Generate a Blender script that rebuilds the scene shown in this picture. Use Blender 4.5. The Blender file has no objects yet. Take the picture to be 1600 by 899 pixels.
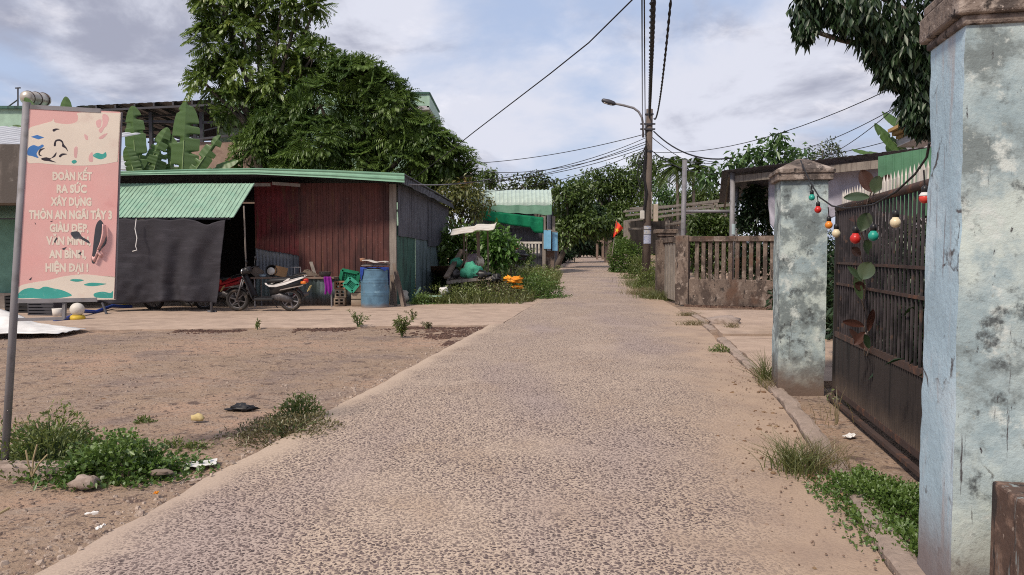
import bpy, math, random
import numpy as np
from mathutils import Vector, Matrix, noise as mnoise
R = math.radians
rng = np.random.default_rng(7); random.seed(7)
S = bpy.context.scene
COL = S.collection

# ---------------------------------------------------------------- camera
EYE = 1.55; FPX = 1150.0; PITCH = math.atan(54.5 / FPX)
cd = bpy.data.cameras.new('camera'); cam = bpy.data.objects.new('camera', cd); COL.objects.link(cam)
cam.location = (0, 0, EYE); cam.rotation_euler = (math.pi / 2 - PITCH, 0, 0)
cd.sensor_width = 36; cd.lens = FPX / 1600 * 36; cd.clip_end = 3000; cd.clip_start = .05
S.camera = cam

# ---------------------------------------------------------------- sky, sun, exposure
SUN_EL, SUN_AZ = R(48), R(-142)     # azimuth measured clockwise from +Y; the sun stands behind and left of the camera
w = bpy.data.worlds.new('World'); S.world = w; w.use_nodes = True
nt = w.node_tree; nt.nodes.clear()
def wn(t, **k):
    n = nt.nodes.new(t)
    for a, b in k.items(): setattr(n, a, b)
    return n
def wl(a, b): nt.links.new(a, b)
def wmath(op, a, b=None, clamp=False):
    n = wn('ShaderNodeMath', operation=op, use_clamp=clamp)
    for i, x in enumerate((a, b)):
        if x is None: continue
        if isinstance(x, (int, float)): n.inputs[i].default_value = x
        else: wl(x, n.inputs[i])
    return n.outputs[0]
def wmix(f, a, b):
    n = wn('ShaderNodeMix', data_type='RGBA')
    if isinstance(f, (int, float)): n.inputs[0].default_value = f
    else: wl(f, n.inputs[0])
    for i, x in ((6, a), (7, b)):
        if isinstance(x, tuple): n.inputs[i].default_value = (*x, 1)
        else: wl(x, n.inputs[i])
    return n.outputs[2]
def wrange(x, lo, hi, a=0., b=1.):
    n = wn('ShaderNodeMapRange', interpolation_type='SMOOTHSTEP')
    wl(x, n.inputs[0])
    for i, v in enumerate((lo, hi, a, b)): n.inputs[i + 1].default_value = v
    return n.outputs[0]
sky = wn('ShaderNodeTexSky', sky_type='NISHITA', sun_disc=False, sun_elevation=SUN_EL, sun_rotation=SUN_AZ)
sky.air_density = 1.3; sky.dust_density = 2.0; sky.ozone_density = 2.0
tc = wn('ShaderNodeTexCoord'); sep = wn('ShaderNodeSeparateXYZ'); wl(tc.outputs['Generated'], sep.inputs[0])
zz = wmath('ADD', wmath('MAXIMUM', sep.outputs[2], 0.0), .30)
cmb = wn('ShaderNodeCombineXYZ')
wl(wmath('DIVIDE', sep.outputs[0], zz), cmb.inputs[0]); wl(wmath('DIVIDE', sep.outputs[1], zz), cmb.inputs[1])
def wnoise(scale, detail, rough, off, dist=0.):
    mp = wn('ShaderNodeMapping'); mp.inputs[1].default_value = off; wl(cmb.outputs[0], mp.inputs[0])
    n = wn('ShaderNodeTexNoise'); wl(mp.outputs[0], n.inputs['Vector'])
    n.inputs['Scale'].default_value = scale; n.inputs['Detail'].default_value = detail
    n.inputs['Roughness'].default_value = rough; n.inputs['Distortion'].default_value = dist
    return n.outputs[0]
cover = wrange(wmath('ADD', wnoise(1.25, 8, .56, (3.1, .4, 0), .3), wmath('MULTIPLY', sep.outputs[0], .06)), .33, .53)
dark = wmath('MULTIPLY', wrange(wmath('ADD', wnoise(1.7, 8, .58, (9.3, 4.2, 2), .35), wmath('MULTIPLY', wmath('ABSOLUTE', wmath('SUBTRACT', sep.outputs[0], .06)), .26)), .50, .66), 1.0)
lite = wrange(wnoise(2.6, 7, .6, (1.3, 7.7, 5), .3), .52, .72)
CB = 9.6                            # brightness unit of the cloud cover at background strength .1
cc = lambda r, g, b: (r * CB, g * CB, b * CB)
cloud = wmix(dark, cc(.60, .615, .70), cc(.31, .325, .41))
cloud = wmix(wmath('MULTIPLY', lite, .75), cloud, cc(.88, .85, .88))
haze_blue = wmix(.75, sky.outputs[0], cc(.41, .485, .675))
out_c = wmix(cover, haze_blue, cloud)
bg = wn('ShaderNodeBackground'); bg.inputs[1].default_value = .1; wl(out_c, bg.inputs[0])
wo = wn('ShaderNodeOutputWorld'); wl(bg.outputs[0], wo.inputs[0])

sd = bpy.data.lights.new('sun', 'SUN'); sun = bpy.data.objects.new('sun', sd); COL.objects.link(sun)
sd.energy = 2.7; sd.angle = R(8); sd.color = (1, .87, .73)
sdir = Vector((math.sin(SUN_AZ) * math.cos(SUN_EL), math.cos(SUN_AZ) * math.cos(SUN_EL), math.sin(SUN_EL)))
sun.rotation_euler = (-sdir).to_track_quat('-Z', 'Y').to_euler(); sun.location = sdir * 40
S.view_settings.view_transform = 'Standard'; S.view_settings.look = 'None'
S.view_settings.gamma = 1; S.view_settings.exposure = 0.38
S.view_settings.use_curve_mapping = False
S.render.engine = 'CYCLES'; S.cycles.max_bounces = 6; S.cycles.use_denoising = False; S.cycles.pixel_filter_type = 'BLACKMAN_HARRIS'; S.cycles.filter_width = 1.05

# ---------------------------------------------------------------- geometry helpers
def gz(y): return .0125 * max(0., min(y, 150) - 30)     # the lane climbs gently beyond 30 m
def ray(u, v):
    a = (u - 800) / FPX; b = (449.5 - v) / FPX
    return Vector((a, math.cos(PITCH) + b * math.sin(PITCH), -math.sin(PITCH) + b * math.cos(PITCH)))
def P(u, v, Y):
    d = ray(u, v); t = Y / d.y
    return Vector((d.x * t, Y, EYE + d.z * t))
def G(u, v, dz=0.):
    d = ray(u, v); t = (EYE - dz) / -d.z
    if d.y * t > 30: t = (EYE - dz + .375) / (-d.z + .0125 * d.y)
    return Vector((d.x * t, d.y * t, gz(d.y * t) + dz))
def PL(u, v, p0, n):
    d = ray(u, v); o = Vector((0, 0, EYE)); t = (p0 - o).dot(n) / d.dot(n)
    return o + d * t
def V(*a): return Vector(a)
def lerp(a, b, t): return a + (b - a) * t

class MB:
    def __init__(s): s.v = []; s.f = []
    def add(s, vs, fs):
        o = len(s.v); s.v += [Vector(x) for x in vs]; s.f += [tuple(i + o for i in f) for f in fs]; return s
    def box(s, c, size, rz=0., rx=0., ry=0., taper=1.):
        hx, hy, hz = size[0] / 2, size[1] / 2, size[2] / 2
        m = Matrix.Rotation(rz, 3, 'Z') @ Matrix.Rotation(ry, 3, 'Y') @ Matrix.Rotation(rx, 3, 'X')
        c = Vector(c); vs = []
        for z in (-hz, hz):
            k = taper if z > 0 else 1
            for x, y in ((-hx, -hy), (hx, -hy), (hx, hy), (-hx, hy)): vs.append(c + m @ Vector((x * k, y * k, z)))
        return s.add(vs, [(3, 2, 1, 0), (4, 5, 6, 7), (0, 1, 5, 4), (1, 2, 6, 5), (2, 3, 7, 6), (3, 0, 4, 7)])
    def beam(s, a, b, wd, ht, up=None):
        a, b = Vector(a), Vector(b); d = (b - a).normalized(); up = Vector(up or (0, 0, 1))
        if abs(d.dot(up)) > .98: up = Vector((0, 1, 0))
        x = d.cross(up).normalized(); z = x.cross(d).normalized(); vs = []
        for p in (a, b):
            for i, j in ((-1, -1), (1, -1), (1, 1), (-1, 1)): vs.append(p + x * (i * wd / 2) + z * (j * ht / 2))
        return s.add(vs, [(0, 1, 2, 3), (7, 6, 5, 4), (0, 4, 5, 1), (1, 5, 6, 2), (2, 6, 7, 3), (3, 7, 4, 0)])
    def tube(s, pts, r, n=8, cap=True):
        pts = [Vector(p) for p in pts]; m = len(pts)
        rs = list(r) if hasattr(r, '__len__') else [r] * m
        o = len(s.v); prev = None
        for i, p in enumerate(pts):
            d = (pts[min(i + 1, m - 1)] - pts[max(i - 1, 0)]).normalized()
            ref = prev if prev is not None else (Vector((1, 0, 0)) if abs(d.x) < .8 else Vector((0, 1, 0)))
            x = (ref - d * ref.dot(d)).normalized(); y = d.cross(x); prev = x
            for k in range(n):
                a = 2 * math.pi * k / n
                s.v.append(p + (x * math.cos(a) + y * math.sin(a)) * rs[i])
        for i in range(m - 1):
            for k in range(n):
                k2 = (k + 1) % n
                s.f.append((o + i * n + k, o + i * n + k2, o + (i + 1) * n + k2, o + (i + 1) * n + k))
        if cap:
            s.f.append(tuple(o + k for k in reversed(range(n)))); s.f.append(tuple(o + (m - 1) * n + k for k in range(n)))
        return s
    def lathe(s, prof, n=20, c=(0, 0, 0), m=None):
        c = Vector(c); o = len(s.v)
        for r_, z_ in prof:
            for k in range(n):
                a = 2 * math.pi * k / n; p = Vector((r_ * math.cos(a), r_ * math.sin(a), z_))
                s.v.append(c + (m @ p if m else p))
        for i in range(len(prof) - 1):
            for k in range(n):
                k2 = (k + 1) % n
                s.f.append((o + i * n + k, o + i * n + k2, o + (i + 1) * n + k2, o + (i + 1) * n + k))
        s.f.append(tuple(o + k for k in reversed(range(n)))); s.f.append(tuple(o + (len(prof) - 1) * n + k for k in range(n)))
        return s
    def torus(s, c, ax, R_, r_, n=28, k=8):
        c = Vector(c); ax = Vector(ax).normalized(); x = ax.orthogonal().normalized(); y = ax.cross(x)
        pts = [c + (x * math.cos(2 * math.pi * i / n) + y * math.sin(2 * math.pi * i / n)) * R_ for i in range(n)]
        o = len(s.v)
        for i in range(n):
            d = (pts[i] - c).normalized()
            for j in range(k):
                a = 2 * math.pi * j / k; s.v.append(pts[i] + d * (r_ * math.cos(a)) + ax * (r_ * math.sin(a)))
        for i in range(n):
            for j in range(k):
                i2, j2 = (i + 1) % n, (j + 1) % k
                s.f.append((o + i * k + j, o + i2 * k + j, o + i2 * k + j2, o + i * k + j2))
        return s
    def poly(s, pts, th, nrm):
        n = len(pts); nrm = Vector(nrm).normalized() * th
        vs = [Vector(p) for p in pts] + [Vector(p) - nrm for p in pts]
        return s.add(vs, [tuple(range(n)), tuple(range(2 * n - 1, n - 1, -1))] + [(i, i + n, (i + 1) % n + n, (i + 1) % n) for i in range(n)])
    def grid(s, fn, nu, nv, th=0.):
        """fn(a,b) with a,b in 0..1; a real thickness when th is set"""
        o = len(s.v); pt = [[Vector(fn(i / nu, j / nv)) for i in range(nu + 1)] for j in range(nv + 1)]
        for row in pt: s.v += row
        W = nu + 1
        for j in range(nv):
            for i in range(nu): s.f.append((o + j * W + i, o + j * W + i + 1, o + (j + 1) * W + i + 1, o + (j + 1) * W + i))
        if th:
            n = (pt[0][-1] - pt[0][0]).cross(pt[-1][0] - pt[0][0]).normalized() * th
            q = len(s.v)
            for row in pt: s.v += [p - n for p in row]
            for j in range(nv):
                for i in range(nu): s.f.append((q + (j + 1) * W + i, q + (j + 1) * W + i + 1, q + j * W + i + 1, q + j * W + i))
            ring = [i for i in range(W)] + [j * W + nu for j in range(1, nv + 1)] + [nv * W + i for i in range(nu - 1, -1, -1)] + [j * W for j in range(nv - 1, 0, -1)]
            for a, b in zip(ring, ring[1:] + ring[:1]): s.f.append((o + b, o + a, q + a, q + b))
        return s
    def build(s, name, mat, parent=None, smooth=False, bevel=0., jit=0.):
        off = parent_off(parent)
        me = bpy.data.meshes.new(name)
        vs = s.v
        if jit: vs = [p + mnoise.noise_vector(p * 9.) * jit for p in vs]
        me.from_pydata([tuple(p - off) for p in vs], [], s.f); me.update()
        if mat: me.materials.append(mat)
        if smooth: me.polygons.foreach_set('use_smooth', [True] * len(me.polygons))
        o = bpy.data.objects.new(name, me); COL.objects.link(o)
        if parent: o.parent = parent
        if bevel:
            b = o.modifiers.new('bevel', 'BEVEL'); b.width = bevel; b.segments = 2; b.limit_method = 'ANGLE'
        return o
def parent_off(p):
    o = Vector((0, 0, 0))
    while p is not None: o = o + p.location; p = p.parent
    return o
def tag(o, label, cat, group=None, kind=None):
    if label: o['label'] = label
    if cat: o['category'] = cat
    if group: o['group'] = group
    if kind: o['kind'] = kind
    return o
def thing(name, label, cat, loc=(0, 0, 0), group=None):
    o = bpy.data.objects.new(name, None); COL.objects.link(o); o.location = loc; o.empty_display_size = .2
    return tag(o, label, cat, group)
def struct(o): o['kind'] = 'structure'; return o
def copy_tree(o, parent=None):
    kids = list(o.children); c = o.copy(); COL.objects.link(c); c.parent = parent
    for k in kids: copy_tree(k, c)
    return c
def corr(mb, A, B, C, D, pitch=.16, depth=.02, wave='trap', rows=1, wob=0., seed=0.):
    """corrugated sheet: A bottom-left, B bottom-right, C top-right, D top-left; ribs run A->D"""
    A, B, C, D = map(Vector, (A, B, C, D)); L = max((B - A).length, (C - D).length); n = (B - A).cross(D - A).normalized()
    k = max(2, int(L / pitch)); ts = []
    prof = [(0, 0), (.30, 0), (.42, 1), (.88, 1)] if wave == 'trap' else [(i / 6, .5 + .5 * math.sin(2 * math.pi * i / 6)) for i in range(6)]
    if wave == 'rib': prof = [(0, 0), (.70, 0), (.78, 1), (.92, 1)]
    for i in range(k):
        for a, b in prof: ts.append(((i + a) / k, b))
    ts.append((1., 0.)); o = len(mb.v); W = len(ts)
    for j in range(rows + 1):
        b = j / rows
        for t, h in ts:
            p = lerp(lerp(A, B, t), lerp(D, C, t), b) + n * (h * depth)
            if wob: p += n * (wob * mnoise.noise(Vector((t * L * .9, b * 2.3, seed)))) + Vector((0, 0, 1)) * (wob * .8 * mnoise.noise(Vector((t * L * 1.7, b * 5, seed + 4))) if j in (0, rows) else 0)
            mb.v.append(p)
    for j in range(rows):
        for i in range(W - 1): mb.f.append((o + j * W + i, o + j * W + i + 1, o + (j + 1) * W + i + 1, o + (j + 1) * W + i))
    q = len(mb.v); m = len(ts) * (rows + 1)
    mb.v += [mb.v[o + i] - n * .004 for i in range(m)]
    for j in range(rows):
        for i in range(W - 1): mb.f.append((q + (j + 1) * W + i, q + (j + 1) * W + i + 1, q + j * W + i + 1, q + j * W + i))
    ring = list(range(W)) + [j * W + W - 1 for j in range(1, rows + 1)] + [rows * W + i for i in range(W - 2, -1, -1)] + [j * W for j in range(rows - 1, 0, -1)]
    for a, b in zip(ring, ring[1:] + ring[:1]): mb.f.append((o + b, o + a, q + a, q + b))
    return mb

# ---------------------------------------------------------------- materials
def M(name, base, layers=(), rough=.8, metal=0., bump=0., bscale=20., spec=.3, var=.12, vscale=3., det=6, nr=.6):
    """layers: (colour, scale, lo, hi[, stretch]) noise patches, or ('z', colour, z_full, z_none) stains rising from the ground"""
    m = bpy.data.materials.new(name); m.use_nodes = True; t = m.node_tree; b = t.nodes['Principled BSDF']
    N = t.nodes.new; K = t.links.new
    geo = N('ShaderNodeNewGeometry')
    def noise(scale, stretch=(1, 1, 1), detail=det, rough_=nr, off=0.):
        mp = N('ShaderNodeMapping'); mp.inputs[3].default_value = stretch; mp.inputs[1].default_value = (off, off * .7, off * 1.3)
        K(geo.outputs['Position'], mp.inputs[0]); n = N('ShaderNodeTexNoise'); K(mp.outputs[0], n.inputs['Vector'])
        n.inputs['Scale'].default_value = scale; n.inputs['Detail'].default_value = detail; n.inputs['Roughness'].default_value = rough_
        return n.outputs[0]
    def rangef(x, lo, hi):
        r = N('ShaderNodeMapRange'); r.interpolation_type = 'SMOOTHSTEP'; K(x, r.inputs[0]); r.inputs[1].default_value = lo; r.inputs[2].default_value = hi; return r.outputs[0]
    def mix(f, a, c):
        x = N('ShaderNodeMix'); x.data_type = 'RGBA'
        K(f, x.inputs[0])
        for i, q in ((6, a), (7, c)):
            if isinstance(q, tuple): x.inputs[i].default_value = (*q[:3], 1)
            else: K(q, x.inputs[i])
        return x.outputs[2]
    lo = tuple(c * (1 - var) for c in base); hi = tuple(min(1, c * (1 + var)) for c in base)
    col = mix(rangef(noise(vscale, off=1.), .3, .7), lo, hi)
    for i, L in enumerate(layers):
        if L[0] == 'crack':     # (colour, scale, width, coverage threshold)
            n0 = t.nodes.new('ShaderNodeTexNoise'); K(geo.outputs['Position'], n0.inputs['Vector']); n0.inputs['Scale'].default_value = L[2] * 2.5; n0.inputs['Detail'].default_value = 5
            vm = N('ShaderNodeVectorMath'); vm.operation = 'MULTIPLY_ADD'; K(n0.outputs['Color'], vm.inputs[0]); vm.inputs[1].default_value = (.55 / L[2],) * 3; K(geo.outputs['Position'], vm.inputs[2])
            vo = N('ShaderNodeTexVoronoi'); vo.feature = 'DISTANCE_TO_EDGE'; K(vm.outputs[0], vo.inputs['Vector']); vo.inputs['Scale'].default_value = L[2]
            f1 = rangef(vo.outputs['Distance'], L[3], L[3] * .3); f2 = rangef(noise(L[2] * .7, off=11.), L[4], L[4] + .06)
            ml = N('ShaderNodeMath'); ml.operation = 'MULTIPLY'; K(f1, ml.inputs[0]); K(f2, ml.inputs[1]); col = mix(ml.outputs[0], col, L[1])
        elif L[0] == 'z':
            sp = N('ShaderNodeSeparateXYZ'); K(geo.outputs['Position'], sp.inputs[0])
            ad = N('ShaderNodeMath'); ad.operation = 'MULTIPLY_ADD'; K(noise(4, off=3. + i), ad.inputs[0]); ad.inputs[1].default_value = .9 * (L[3] - L[2]); K(sp.outputs[2], ad.inputs[2])
            f = rangef(ad.outputs[0], L[3] + .45 * (L[3] - L[2]), L[2] + .45 * (L[3] - L[2])); col = mix(f, col, L[1])
        else:
            col = mix(rangef(noise(L[1], L[4] if len(L) > 4 else (1, 1, 1), off=5.3 * i + 2), L[2], L[3]), col, L[0])
    K(col, b.inputs['Base Color']); b.inputs['Roughness'].default_value = rough; b.inputs['Metallic'].default_value = metal
    b.inputs['Specular IOR Level'].default_value = spec
    if bump:
        bp = N('ShaderNodeBump'); bp.inputs['Strength'].default_value = bump; bp.inputs['Distance'].default_value = .02
        K(noise(bscale, detail=4), bp.inputs['Height']); K(bp.outputs[0], b.inputs['Normal'])
    return m
def leafmat(name, a, b_, c=None, cthr=.62, trans=.28, gloss=.06, cscale=.8):
    m = bpy.data.materials.new(name); m.use_nodes = True; t = m.node_tree; t.nodes.clear(); N = t.nodes.new; K = t.links.new
    at = N('ShaderNodeAttribute'); at.attribute_name = 'rnd'
    def mix(f, x, y):
        q = N('ShaderNodeMix'); q.data_type = 'RGBA'; K(f, q.inputs[0])
        for i, z in ((6, x), (7, y)):
            if isinstance(z, tuple): q.inputs[i].default_value = (*z, 1)
            else: K(z, q.inputs[i])
        return q.outputs[2]
    col = mix(at.outputs['Fac'], a, b_)
    if c:
        geo = N('ShaderNodeNewGeometry'); n = N('ShaderNodeTexNoise'); K(geo.outputs['Position'], n.inputs['Vector']); n.inputs['Scale'].default_value = cscale; n.inputs['Detail'].default_value = 3
        ad = N('ShaderNodeMath'); ad.operation = 'MULTIPLY_ADD'; K(at.outputs['Fac'], ad.inputs[0]); ad.inputs[1].default_value = .25; K(n.outputs[0], ad.inputs[2])
        r = N('ShaderNodeMapRange'); K(ad.outputs[0], r.inputs[0]); r.inputs[1].default_value = cthr; r.inputs[2].default_value = cthr + .14
        col = mix(r.outputs[0], col, c)
    d = N('ShaderNodeBsdfDiffuse'); K(col, d.inputs[0]); tr = N('ShaderNodeBsdfTranslucent'); K(col, tr.inputs[0])
    m1 = N('ShaderNodeMixShader'); m1.inputs[0].default_value = trans; K(d.outputs[0], m1.inputs[1]); K(tr.outputs[0], m1.inputs[2])
    g = N('ShaderNodeBsdfGlossy'); g.inputs['Roughness'].default_value = .45; g.inputs[0].default_value = (.8, .85, .8, 1)
    m2 = N('ShaderNodeMixShader'); m2.inputs[0].default_value = gloss; K(m1.outputs[0], m2.inputs[1]); K(g.outputs[0], m2.inputs[2])
    o = N('ShaderNodeOutputMaterial'); K(m2.outputs[0], o.inputs[0]); return m

# ---------------------------------------------------------------- foliage helpers
def unit(a): return a / np.maximum(np.linalg.norm(a, axis=-1, keepdims=True), 1e-9)
def leaf_mesh(name, mat, parent, B, D, L, W, fold=.15, droop=.15, smooth=False, rnd=None, tw=.5):
    """each leaf: four vertices folded along the midrib"""
    N = len(B); D = unit(D); L = np.broadcast_to(np.asarray(L, float).reshape(-1, 1), (N, 1)); W = np.broadcast_to(np.asarray(W, float).reshape(-1, 1), (N, 1))
    ref = np.array([0, 0, 1.]) + rng.normal(0, tw, (N, 3)); Sd = unit(np.cross(D, ref)); Nn = np.cross(Sd, D)
    v = np.empty((N, 4, 3)); v[:, 0] = B; mid = B + D * L * .5
    v[:, 1] = mid + Sd * W / 2 + Nn * W * fold; v[:, 3] = mid - Sd * W / 2 + Nn * W * fold
    v[:, 2] = B + D * L - np.array([0, 0, 1.]) * L * droop
    idx = np.arange(N)[:, None] * 4; f = np.concatenate([idx + [0, 1, 2], idx + [0, 2, 3]], 1).reshape(-1)
    off = parent_off(parent); co = (v.reshape(-1, 3) - np.array(off)).astype(np.float32)
    me = bpy.data.meshes.new(name); me.vertices.add(N * 4); me.vertices.foreach_set('co', co.ravel())
    me.loops.add(len(f)); me.loops.foreach_set('vertex_index', f.astype(np.int32)); me.polygons.add(N * 2)
    me.polygons.foreach_set('loop_start', np.arange(0, N * 6, 3, dtype=np.int32)); me.update(calc_edges=True)
    r = rng.random(N) if rnd is None else rnd
    at = me.attributes.new('rnd', 'FLOAT', 'POINT'); at.data.foreach_set('value', np.repeat(r, 4).astype(np.float32))
    me.materials.append(mat); o = bpy.data.objects.new(name, me); COL.objects.link(o)
    if parent: o.parent = parent
    return o
def strips_mesh(name, mat, parent, paths, widths):
    """grass blades: paths (N,k,3), flat tapering ribbons"""
    N, k, _ = paths.shape; d = unit(paths[:, -1] - paths[:, 0]); s = unit(np.cross(d, rng.normal(0, 1, (N, 3))))[:, None, :]
    tp = np.linspace(1, .08, k)[None, :, None] * widths.reshape(-1, 1, 1) / 2
    v = np.stack([paths + s * tp, paths - s * tp], 2).reshape(N, k * 2, 3)
    q = np.array([[2 * i, 2 * i + 1, 2 * i + 3, 2 * i + 2] for i in range(k - 1)]).ravel()
    f = (np.arange(N)[:, None] * (2 * k) + q[None]).reshape(-1)
    off = parent_off(parent); me = bpy.data.meshes.new(name); me.vertices.add(N * 2 * k)
    me.vertices.foreach_set('co', (v.reshape(-1, 3) - np.array(off)).astype(np.float32).ravel())
    me.loops.add(len(f)); me.loops.foreach_set('vertex_index', f.astype(np.int32)); me.polygons.add(len(f) // 4)
    me.polygons.foreach_set('loop_start', np.arange(0, len(f), 4, dtype=np.int32)); me.update(calc_edges=True)
    at = me.attributes.new('rnd', 'FLOAT', 'POINT'); at.data.foreach_set('value', np.repeat(rng.random(N), 2 * k).astype(np.float32))
    me.materials.append(mat); o = bpy.data.objects.new(name, me); COL.objects.link(o)
    if parent: o.parent = parent
    return o
def grass_paths(base, h, lean, k=4, az=None):
    N = len(base); a = rng.random(N) * 2 * np.pi if az is None else az; ln = np.abs(rng.normal(lean, lean * .5, N)); hh = h * rng.uniform(.55, 1.1, N)
    t = np.linspace(0, 1, k); p = np.empty((N, k, 3))
    p[:, :, 0] = base[:, 0:1] + np.cos(a)[:, None] * ln[:, None] * t ** 1.7; p[:, :, 1] = base[:, 1:2] + np.sin(a)[:, None] * ln[:, None] * t ** 1.7
    p[:, :, 2] = base[:, 2:3] + hh[:, None] * (t - .25 * t ** 2)[None]
    return p
def ball(n, r=(1, 1, 1), shell=.55, low=-1.):
    """points between shell*r and r, with outward directions"""
    d = unit(rng.normal(0, 1, (n * 3, 3))); d = d[d[:, 2] > low][:n]
    k = rng.uniform(shell ** 3, 1, (len(d), 1)) ** (1 / 3)
    return d * k * np.array(r), d
def clumpy(blobs, per, shell=.5, low=-.6, gaps=.0, gs=.6):
    Ps, Ds = [], []
    for c, r, wgt in blobs:
        p, d = ball(int(per * wgt), r, shell, low); Ps.append(p + np.array(c)); Ds.append(d)
    p = np.concatenate(Ps); d = np.concatenate(Ds)
    if gaps:
        keep = np.array([mnoise.noise(Vector(x) * gs) for x in p]) > -.5 + gaps; p, d = p[keep], d[keep]
    return p, d
def limbs(mb, root, tips, r0, seg=5, sag=.3):
    for tp, r in tips:
        a = Vector(root); b = Vector(tp); pts = []
        for i in range(seg + 1):
            t = i / seg; q = lerp(a, b, t); q.z = a.z + (b.z - a.z) * (t ** .8)
            pts.append(q + mnoise.noise_vector(q * .9) * (.25 * sag * math.sin(math.pi * t)))
        mb.tube(pts, [lerp(r0, r, i / seg) for i in range(seg + 1)], 6)
    return mb
def rosettes(name, mat, parent, C, O, fronds=8, FL=.7, pairs=7, LL=.24, LW=.075, up=.5, curve=.55):
    """compound leaves radiating from each twig end"""
    Bs, Ds, Ls, Rs = [], [], [], []
    for c, o in zip(C, O):
        o = o / np.linalg.norm(o); a = unit(np.cross(o, [0.1, .2, 1.])); b = np.cross(o, a); r0 = rng.random()
        for k in range(fronds):
            th = 2 * np.pi * (k + rng.random() * .6) / fronds; e = a * np.cos(th) + b * np.sin(th)
            d0 = unit(e + o * up + np.array([0, 0, .15])); fl = FL * rng.uniform(.75, 1.15)
            t = np.linspace(.18, 1, pairs)
            pos = c + d0 * (t[:, None] * fl) - np.array([0, 0, 1.]) * (t[:, None] ** 2) * fl * curve
            tan = unit(d0[None] - np.array([0, 0, 2.]) * t[:, None] * curve); sd = unit(np.cross(tan, o + .01))
            for sg in (-1, 1):
                Bs.append(pos); Ds.append(tan * .75 + sd * sg * .8 - np.array([0, 0, .25])); Ls.append(LL * (1 - .45 * np.abs(t - .45)) * rng.uniform(.85, 1.15)); Rs.append(np.clip(r0 + rng.normal(0, .18, len(t)), 0, 1))
    Ls = np.concatenate(Ls)
    return leaf_mesh(name, mat, parent, np.concatenate(Bs), np.concatenate(Ds), Ls, Ls * (LW / LL), fold=.1, droop=.12, rnd=np.concatenate(Rs), tw=.25)

# ================================================================ MATERIALS
m_dirt = M('dirt', (.32, .235, .172), [((.40, .275, .20), .45, .47, .64), ((.25, .19, .16), .9, .5, .66), ((.33, .25, .195), 2.6, .52, .66, (.6, 1.6, 1)), ((.145, .105, .088), 4.3, .56, .68), ((.37, .29, .23), 12, .55, .66), ((.115, .085, .075), 26, .56, .64), ((.46, .38, .32), 47, .63, .69), ((.08, .06, .055), 70, .64, .70)], rough=.95, bump=1., bscale=38, spec=.1)
m_conc_path = M('path_concrete', (.43, .33, .26), [((.33, .25, .2), 1.1, .5, .75), ((.5, .41, .33), 3, .6, .8), ((.22, .17, .14), 7, .66, .8), ((.27, .2, .16), .8, .55, .7, (1, 4, 1))], rough=.9, bump=.3, bscale=25, spec=.15)
m_kerb = M('kerb_concrete', (.34, .27, .225), [((.24, .19, .16), 4, .5, .7), ((.46, .38, .32), 9, .6, .75)], rough=.9, bump=.6, bscale=30, spec=.15)
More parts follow.
